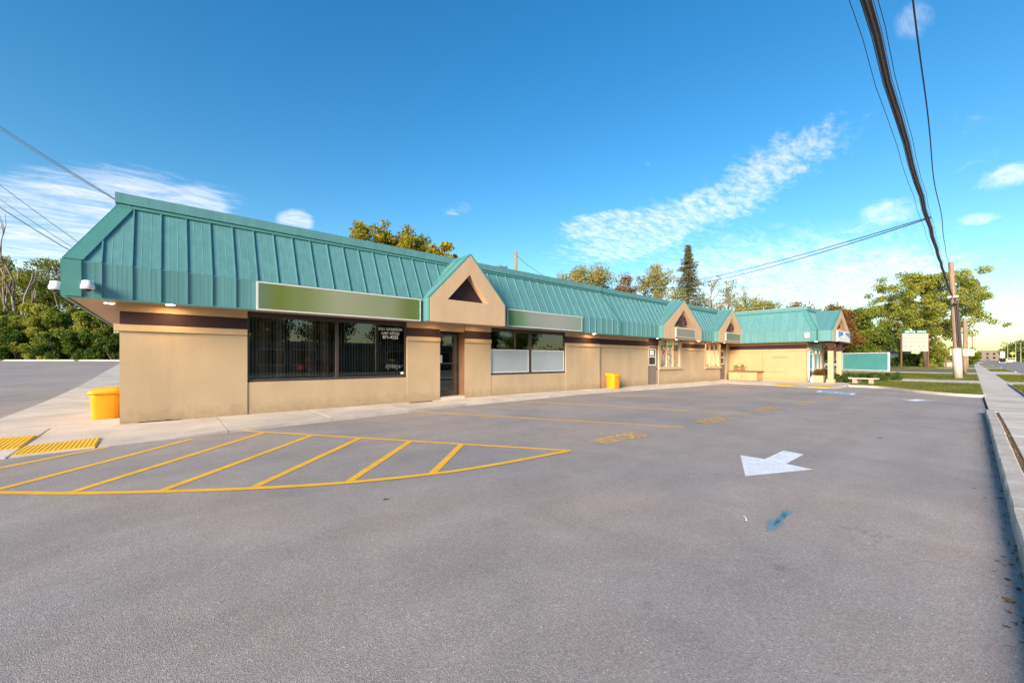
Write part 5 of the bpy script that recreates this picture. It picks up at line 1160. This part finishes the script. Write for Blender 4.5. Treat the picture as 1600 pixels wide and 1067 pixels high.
for a, b in zip(kp[:-1], kp[1:]): mb.prism([(a[0], a[1], hgt(*a) - .1), (b[0], b[1], hgt(*b) - .1), (b[0] + .1, b[1] + .25, hgt(*b) - .1), (a[0] + .1, a[1] + .25, hgt(*a) - .1)], (0, 0, .24))
struct('side_road_kerb', mb, M_CONC)

# grass blades and litter
rg = np.random.default_rng(77)
def blades(name, n, xf, hfn, size, m, label):
    P = xf(n); V = []
    a = rg.uniform(0, 6.28, len(P)); d = np.stack([np.cos(a), np.sin(a), np.zeros(len(P))], 1); s = size * rg.uniform(.6, 1.4, len(P))[:, None]
    lean = rg.normal(size=(len(P), 3)) * .25 * s; up = np.array([0, 0, 1]) * s
    V = np.stack([P - d * s * .18, P + d * s * .18, P + up + lean + d * s * .04, P + up + lean - d * s * .04], 1).reshape(-1, 3)
    o = link(name, quads_mesh(name, V, m)); o['kind'] = 'stuff'; o['label'] = label; o['category'] = 'grass'
def lawn_pts(n):
    y = rg.uniform(-.3, 9, n); x = np.array([lawn_x0(v) for v in np.minimum(y, 5)]) + .05 + rg.random(n) ** 1.4 * 28; ok = ((x < 39.1) | (x > 42.9)) & ~((y > 5) & (x < 40.6)); x, y = x[ok], y[ok]
    return np.stack([x, y, np.array([lz(a, b) for a, b in zip(x, y)])], 1)
blades('grass', 42000, lawn_pts, None, .055, LF_GRASS, 'short green mown grass on the lawn beside the pavement')
def verge_pts(n):
    x = rg.choice([0, 1, 2], n, p=[.5, .35, .15]); lo = np.array([27.8, 43.5, 80])[x]; hi = np.array([38.3, 64, 100])[x]; X = lo + (hi - lo) * rg.random(n); Y = rg.uniform(-3.4, -1.6, n); ok = X > 27.8 - (Y + 1.6) * -.6
    X, Y = X[ok], Y[ok]; return np.stack([X, Y, np.full(len(X), -.07)], 1)
blades('verge_grass', 16000, verge_pts, None, .06, LF_GRASS, 'dry yellowish grass on the verge between pavement and road')
def weed_pts(n):
    X = rg.uniform(1, 18.2, n); X = X + .15 * np.sin(X * 9); Y = rg.normal(-.45, .02, n); k = rg.random(n) < .25; Y[k] = rg.normal(-.225, .012, k.sum()); return np.stack([X, Y, np.array([spz(a, 0) - .02 for a in X]) - np.where(k, .06, 0)], 1)
blades('weeds', 900, weed_pts, None, .035, LF_DRY, 'dry weeds and debris along the kerb joint')
def litter_leaves(n):
    X = rg.uniform(1.5, 18, n) ; Y = -.235 + np.abs(rg.normal(0, .07, n)); return np.stack([X, Y, np.array([hgt(a, 0) + .006 for a in X])], 1)
P = litter_leaves(260); n = len(P); a = rg.normal(size=(n, 3)) * np.array([1, 1, .25]); a /= np.linalg.norm(a, axis=1)[:, None]; b = np.cross(a, rg.normal(size=(n, 3)) * np.array([.2, .2, 1])); b /= np.linalg.norm(b, axis=1)[:, None]; s = .013 * rg.uniform(.4, 1.7, n)[:, None]
P[:, 2] += .004
o = link('dry_leaves', quads_mesh('dry_leaves', np.stack([P - a * s, P + b * s * .6, P + a * s, P - b * s * .6], 1).reshape(-1, 3), LF_DRY)); o['kind'] = 'stuff'; o['label'] = 'brown dry leaf litter gathered along the foot of the kerb'; o['category'] = 'leaves'
P = np.stack([rg.uniform(.2, 12, 160), rg.uniform(.3, 9, 160), np.zeros(160)], 1); P[:, 2] = [hgt(a_, b_) + .008 for a_, b_ in P[:, :2]]; n = 160
a = rg.normal(size=(n, 3)) * np.array([1, 1, .2]); a /= np.linalg.norm(a, axis=1)[:, None]; b = np.cross(a, np.array([0, 0, 1.0])); s = .010 * rg.uniform(.4, 1.5, n)[:, None]
o = link('grit', quads_mesh('grit', np.stack([P - a * s, P + b * s * .6, P + a * s, P - b * s * .6], 1).reshape(-1, 3), M_KERB)); o['kind'] = 'stuff'; o['label'] = 'loose pale grit scattered on the asphalt'; o['category'] = 'grit'
solo('paper_scrap', MB().tube([(4.15, 1.40, -.068), (4.19, 1.42, -.060), (4.235, 1.455, -.066)], .006, 5), M_WHITE, 'tiny white paper scrap on the asphalt below the white arrow', 'litter', (4.17, 1.43, -.078))
solo('fallen_leaf', MB().poly([(1.76, 4.17, -.07), (1.80, 4.15, -.055), (1.83, 4.19, -.07), (1.79, 4.21, -.06)]), LF_DRY, 'small brown fallen leaf on the asphalt in front of the hatched area', 'leaf', (1.79, 4.18, -.078))

# ------------------------------------------------------------------ vehicles
def car(name, label, x, y, z, head, body, cab, L_, Wd, Hh, kind='car', white_front=False):
    t = thing(name, label, 'car', (x, y, z)); t.rotation_euler.z = head; hw = Wd / 2; h1 = Hh * .56
    if kind == 'pickup': prof = [(-L_ / 2, .35), (-L_ / 2, h1), (-L_ * .08, h1), (L_ * .22, h1), (L_ / 2 - .15, h1 - .1), (L_ / 2, h1 - .35), (L_ / 2, .35)]; cb = [(-L_ * .10, h1), (-L_ * .07, Hh), (L_ * .10, Hh), (L_ * .24, h1)]
    else: prof = [(-L_ / 2, .35), (-L_ / 2, h1 - .05), (-L_ * .42, h1), (L_ * .2, h1), (L_ / 2 - .25, h1 - .12), (L_ / 2, h1 - .4), (L_ / 2, .35)]; cb = [(-L_ * .42, h1), (-L_ * .34, Hh), (L_ * .06, Hh), (L_ * .22, h1)]
    bo = link('body', mesh_of('body', MB().prism([(a, -hw, b) for a, b in prof], (0, Wd, 0)), body), t); q = bo.modifiers.new('b', 'BEVEL'); q.width = .08; q.segments = 2
    hi = [(a, -hw * .80 if b > h1 else -hw * .94, b) for a, b in cb]; lo = [(a, -c_, b) for a, c_, b in hi]
    o = link('cabin', mesh_of('cabin', MB().hexa(hi, lo), cab), t)
    link('cabin_roof', mesh_of('cabin_roof', MB().box(cb[1][0] - .02, cb[2][0] + .02, -hw * .82, hw * .82, Hh - .05, Hh + .02), body), t)
    for a in (-L_ * .31, L_ * .31):
        for s_ in (-1, 1):
            w = link('wheel', mesh_of('wheel', MB().tube([(a, s_ * (hw - .2), .34), (a, s_ * (hw + .01), .34)], .34, 14), M_CABLE), t); link('rim', mesh_of('rim', MB().tube([(a, s_ * (hw + .01), .34), (a, s_ * (hw + .025), .34)], .2, 10), M_STEEL), w)
    for s_ in (-1, 1):
        link('headlight', mesh_of('headlight', MB().box(L_ / 2 - .06, L_ / 2 + .015, s_ * hw * .75 - .18, s_ * hw * .75 + .18, h1 - .42, h1 - .22), M_WHITE), t)
        link('tail_light', mesh_of('tail_light', MB().box(-L_ / 2 - .015, -L_ / 2 + .05, s_ * hw * .82 - .1, s_ * hw * .82 + .1, h1 - .35, h1 - .1), mat('tail_red', (.4, .02, .02), .3, 0)), t)
    link('bumper', mesh_of('bumper', MB().box(L_ / 2 - .05, L_ / 2 + .06, -hw * .95, hw * .95, .32, .52), M_STEEL if white_front else cab), t)
    return t
P_BLK = mat('paint_black', (.015, .016, .02), .25, 0); P_WHT = mat('paint_white', (.62, .62, .62), .3, 0); P_SIL = mat('paint_silver', (.32, .33, .35), .3, 0); P_RED = mat('paint_red', (.45, .03, .02), .3, 0); CABG = mat('car_glass', (.02, .025, .03), .05, 0)
x, y = site(1566, 158); car('pickup_truck', 'black pickup truck driving on the road towards the camera', x, y, -.1, R(180), P_BLK, CABG, 5.6, 2.1, 1.95, 'pickup', True)
for px, w_, pm, lb, hd in ((1545, 330, P_WHT, 'white car far down the road, right of its row', 180), (1538, 420, P_SIL, 'silver car far down the road between two white ones', 0), (1530, 520, P_WHT, 'white car farthest down the road near the pavement', 180)):
    x, y = site(px, w_); car('distant_car', lb, x, y, -.1, R(hd), pm, CABG, 4.6, 1.9, 1.6)
x, y = site(1307, 72); car('parked_car', 'silver car parked behind the entrance columns', x, y, -.02, R(70), P_SIL, CABG, 4.6, 1.9, 1.5)
# reflected side of the street
for X_, pm, lb in ((14, P_RED, 'red car parked across the street in front of the low grey building'), (24, P_SIL, 'silver car parked across the street'), (4, P_WHT, 'white car parked across the street left of the red one')):
    car('parked_car', lb, X_, -26, -.05, R(90 if X_ != 14 else 0), pm, CABG, 4.6, 1.9, 1.5, 'car')
sh = thing('low_shop_building', 'low grey commercial building across the street from the plaza', 'building', (18, -38, 0))
part('wall', MB().box(-8, 46, -50, -37, -.2, 3.2), mat('grey_render', (.20, .17, .15), .8, .1, 1), sh); part('fascia', MB().box(-8.5, 46.5, -50.5, -36.2, 3.2, 4.0), mat('grey_fascia', (.10, .10, .11), .7, .1, 1), sh); part('awning', MB().hexa([(-2, -36.9, 2.4), (5, -36.9, 2.4), (5, -36.9, 3.2), (-2, -36.9, 3.2)], [(-2, -35.6, 2.3), (5, -35.6, 2.3), (5, -35.7, 2.5), (-2, -35.7, 2.5)]), P_RED, sh)
for a in (-5, 9, 13, 27, 36): w = part('window', MB().box(a, a + 3.4, -36.99, -36.93, .7, 2.9), M_WHITE, sh); part('pane', MB().box(a + .1, a + 3.3, -36.93, -36.91, .8, 2.8), mat('dark_pane', (.02, .02, .022), .08, 0), w)
for i, (X_, H_, cr_) in enumerate(((-14, 15, 5), (-3, 12, 4), (4, 18, 6), (13, 14, 4.5), (22, 17, 6), (33, 13, 5), (44, 18, 6), (58, 15, 5), (-28, 16, 6), (74, 16, 6))):
    tree('street_tree', ('dark tree behind the shop across the street, %s' % ('over its left end', 'small one left of the awning', 'tall one over the awning', 'between two taller trees', 'tall one over its middle', 'small one right of the middle', 'tall one near its right end', 'beyond its right end', 'far beyond its left end', 'far beyond its right end')[i]), 'tree', X_, -56 + (i % 3) * 3, 0, H_ * .72, cr_ * .8, 3.0, LF_DARK, 9000, .42, 160 + i, group='trees across the street', limbs=16, clump=.28)
for X_ in (17.5, 38): pole((X_, -17.8, 0), (X_, -17.8, 10), .16, .12, 'wooden pole across the street %s' % ('opposite the first gable' if X_ < 20 else 'opposite the wing'))

# far right of the street
def street_lamp(px, w, H_, lb):
    x, y = site(px, w); t = thing('street_lamp', lb, 'street lamp', (x, y, 0), 'street lamps down the road'); part('post', MB().tube([(x, y, -.1), (x, y, H_)], [.16, .09], 8), M_STEEL, t)
    part('arm', MB().tube([(x, y, H_ - .1), (x - .3, y + 1.2, H_ + .2), (x - .4, y + 2.4, H_ + .2)], .06, 6), M_STEEL, t); part('lamp_head', MB().box(x - .7, x - .1, y + 2.2, y + 3.2, H_ + .1, H_ + .3), M_STEEL, t)
street_lamp(1574.5, 235, 12.5, 'street lamp left of the yellow sign down the road'); street_lamp(1587, 215, 10.5, 'street lamp right of the yellow sign down the road'); street_lamp(1595, 205, 10.2, 'street lamp nearest the right edge down the road'); street_lamp(1556, 420, 12, 'tiny street lamp farthest down the road')
x, y = site(1582, 215); t = thing('road_sign', 'yellow diamond road sign beside the far side of the road', 'sign', (x, y, 0)); part('post', MB().tube([(x, y, -.1), (x, y, 5.4)], .08, 6), M_STEEL, t)
part('sign_plate', MB().prism([(x, y - 1.0, 4.9), (x, y, 3.9), (x, y + 1.0, 4.9), (x, y, 5.9)], (-.05, 0, 0)), mat('sign_yellow', (.75, .48, .02), .5, 0), t)
x, y = site(1566.5, 260); t = thing('shop_sign', 'pale upright shop sign beyond the pickup truck', 'sign', (x, y, 0)); part('panel', MB().box(x - .2, x + .2, y - 1, y + 1, 2.6, 6.8), MATS['cream_board'], t); part('post', MB().box(x - .1, x + .1, y - .1, y + .1, -.1, 2.6), M_STEEL, t)
x, y = site(1579, 190); t = thing('parked_van', 'cream coloured van parked beside the road, right of the pickup truck', 'van', (x, y, -.05)); part('body', MB().prism([(x - 1.2, y - 1.5, .35), (x - 1.2, y + 1.9, .35), (x - 1.2, y + 1.9, 1.3), (x - 1.2, y + 1.0, 2.2), (x - 1.2, y - 1.5, 2.3)], (2.2, 0, 0)), MATS['cream_board'], t, bevel=.1)
part('windscreen', MB().prism([(x - 1.25, y - 1.3, 1.4), (x - 1.25, y + 1.2, 1.4), (x - 1.25, y + .9, 2.0), (x - 1.25, y - 1.3, 2.0)], (.03, 0, 0)), CABG, t)
for dy in (-1.1, 1.3): part('wheel', MB().tube([(x - 1.25, y + dy, .36), (x - .9, y + dy, .36)], .36, 12), M_CABLE, t)
for i, (px, w, H_) in enumerate(((1600, 330, 15), (1592, 400, 16), (1584, 470, 17), (1577, 560, 17), (1609, 290, 14), (1571, 640, 18))):
    x, y = site(px, w); tree('roadside_tree', ('green tree at the right edge far down the road', 'second green tree from the right edge down the road', 'third green tree from the right edge down the road', 'fourth tree from the right edge down the road', 'green tree just outside the right edge', 'small hazy tree behind the yellow sign')[i], 'tree', x, y, 0, H_, 9, 1, LF_GREEN, 5000, 1.2, 180 + i, group='trees down the road', limbs=12, clump=.35)
rg = np.random.default_rng(5); C = []; Rr = []
for i in range(140):
    u = rg.random(); px = 1528 + 60 * u; w = 900 + 300 * rg.random(); x, y = site(px, w); C.append((x, y, rg.uniform(2, 14))); Rr.append(9)
o = link('distant_woods', quads_mesh('distant_woods', leaves_mesh(C, Rr, 5000, 4.5, rg, .8), LF_OLIVE)); o['kind'] = 'stuff'; o['label'] = 'distant tree line where the road meets the horizon'; o['category'] = 'woods'
C = []; Rr = []
for i in range(700):
    a = rg.uniform(-70, 250); w = rg.uniform(260, 420); x, y = (w * math.cos(R(a)), w * math.sin(R(a)))
    if abs(y + 9) < 45 and x > 0: continue
    C.append((x, y, rg.uniform(1, 11))); Rr.append(8)
o = link('distant_woods', quads_mesh('distant_woods', leaves_mesh(C, Rr, 30000, 2.6, rg, .7), LF_GREEN)); o['kind'] = 'stuff'; o['label'] = 'wooded belt all round the horizon behind the buildings'; o['category'] = 'woods'
# white house behind the billboard
x, y = site(1400, 98); t = thing('white_house', 'small white house with a grey roof between the billboard and the pylon sign', 'house', (x, y, 0))
part('wall', MB().box(x - 3, x + 6, y - 2, y + 7, -.1, 3.0), mat('house_white', (.62, .60, .57), .8, .05, 1), t); part('roof', MB().prism([(x - 3.4, y - 2.4, 3.0), (x - 3.4, y + 7.4, 3.0), (x - 3.4, y + 2.5, 5.2)], (9.8, 0, 0)), mat('house_roof', (.16, .15, .14), .8, .1, 2), t)
part('window', MB().box(x - 3.05, x - 3.0, y + 1, y + 2.2, 1, 2.2), MATS['dark_pane'], t); part('door', MB().box(x - 3.05, x - 3.0, y - 1, y - .1, 0, 2.1), M_BRN, t)
x, y = site(1553, 620)
for i, (px, w, wd, h_, lb) in enumerate(((1549, 900, 30, 12, 'distant pale building left of the woods on the horizon'), (1553, 620, 34, 16, 'distant taller building behind the pickup truck'))):
    x, y = site(px, w); t = thing('distant_building', lb, 'building', (x, y, 0), 'buildings on the horizon'); part('wall', MB().box(x - 6, x + 6, y - wd / 2, y + wd / 2, -.1, h_), mat('far_wall', (.20, .155, .125), .8, .1, .1), t)
    for k in range(5):
        for j in range(2): part('window', MB().box(x - 6.1, x - 6.0, y - wd / 2 + 2 + k * wd / 5, y - wd / 2 + 4.4 + k * wd / 5, 3 + j * 6, 6 + j * 6), MATS['dark_pane'], t)
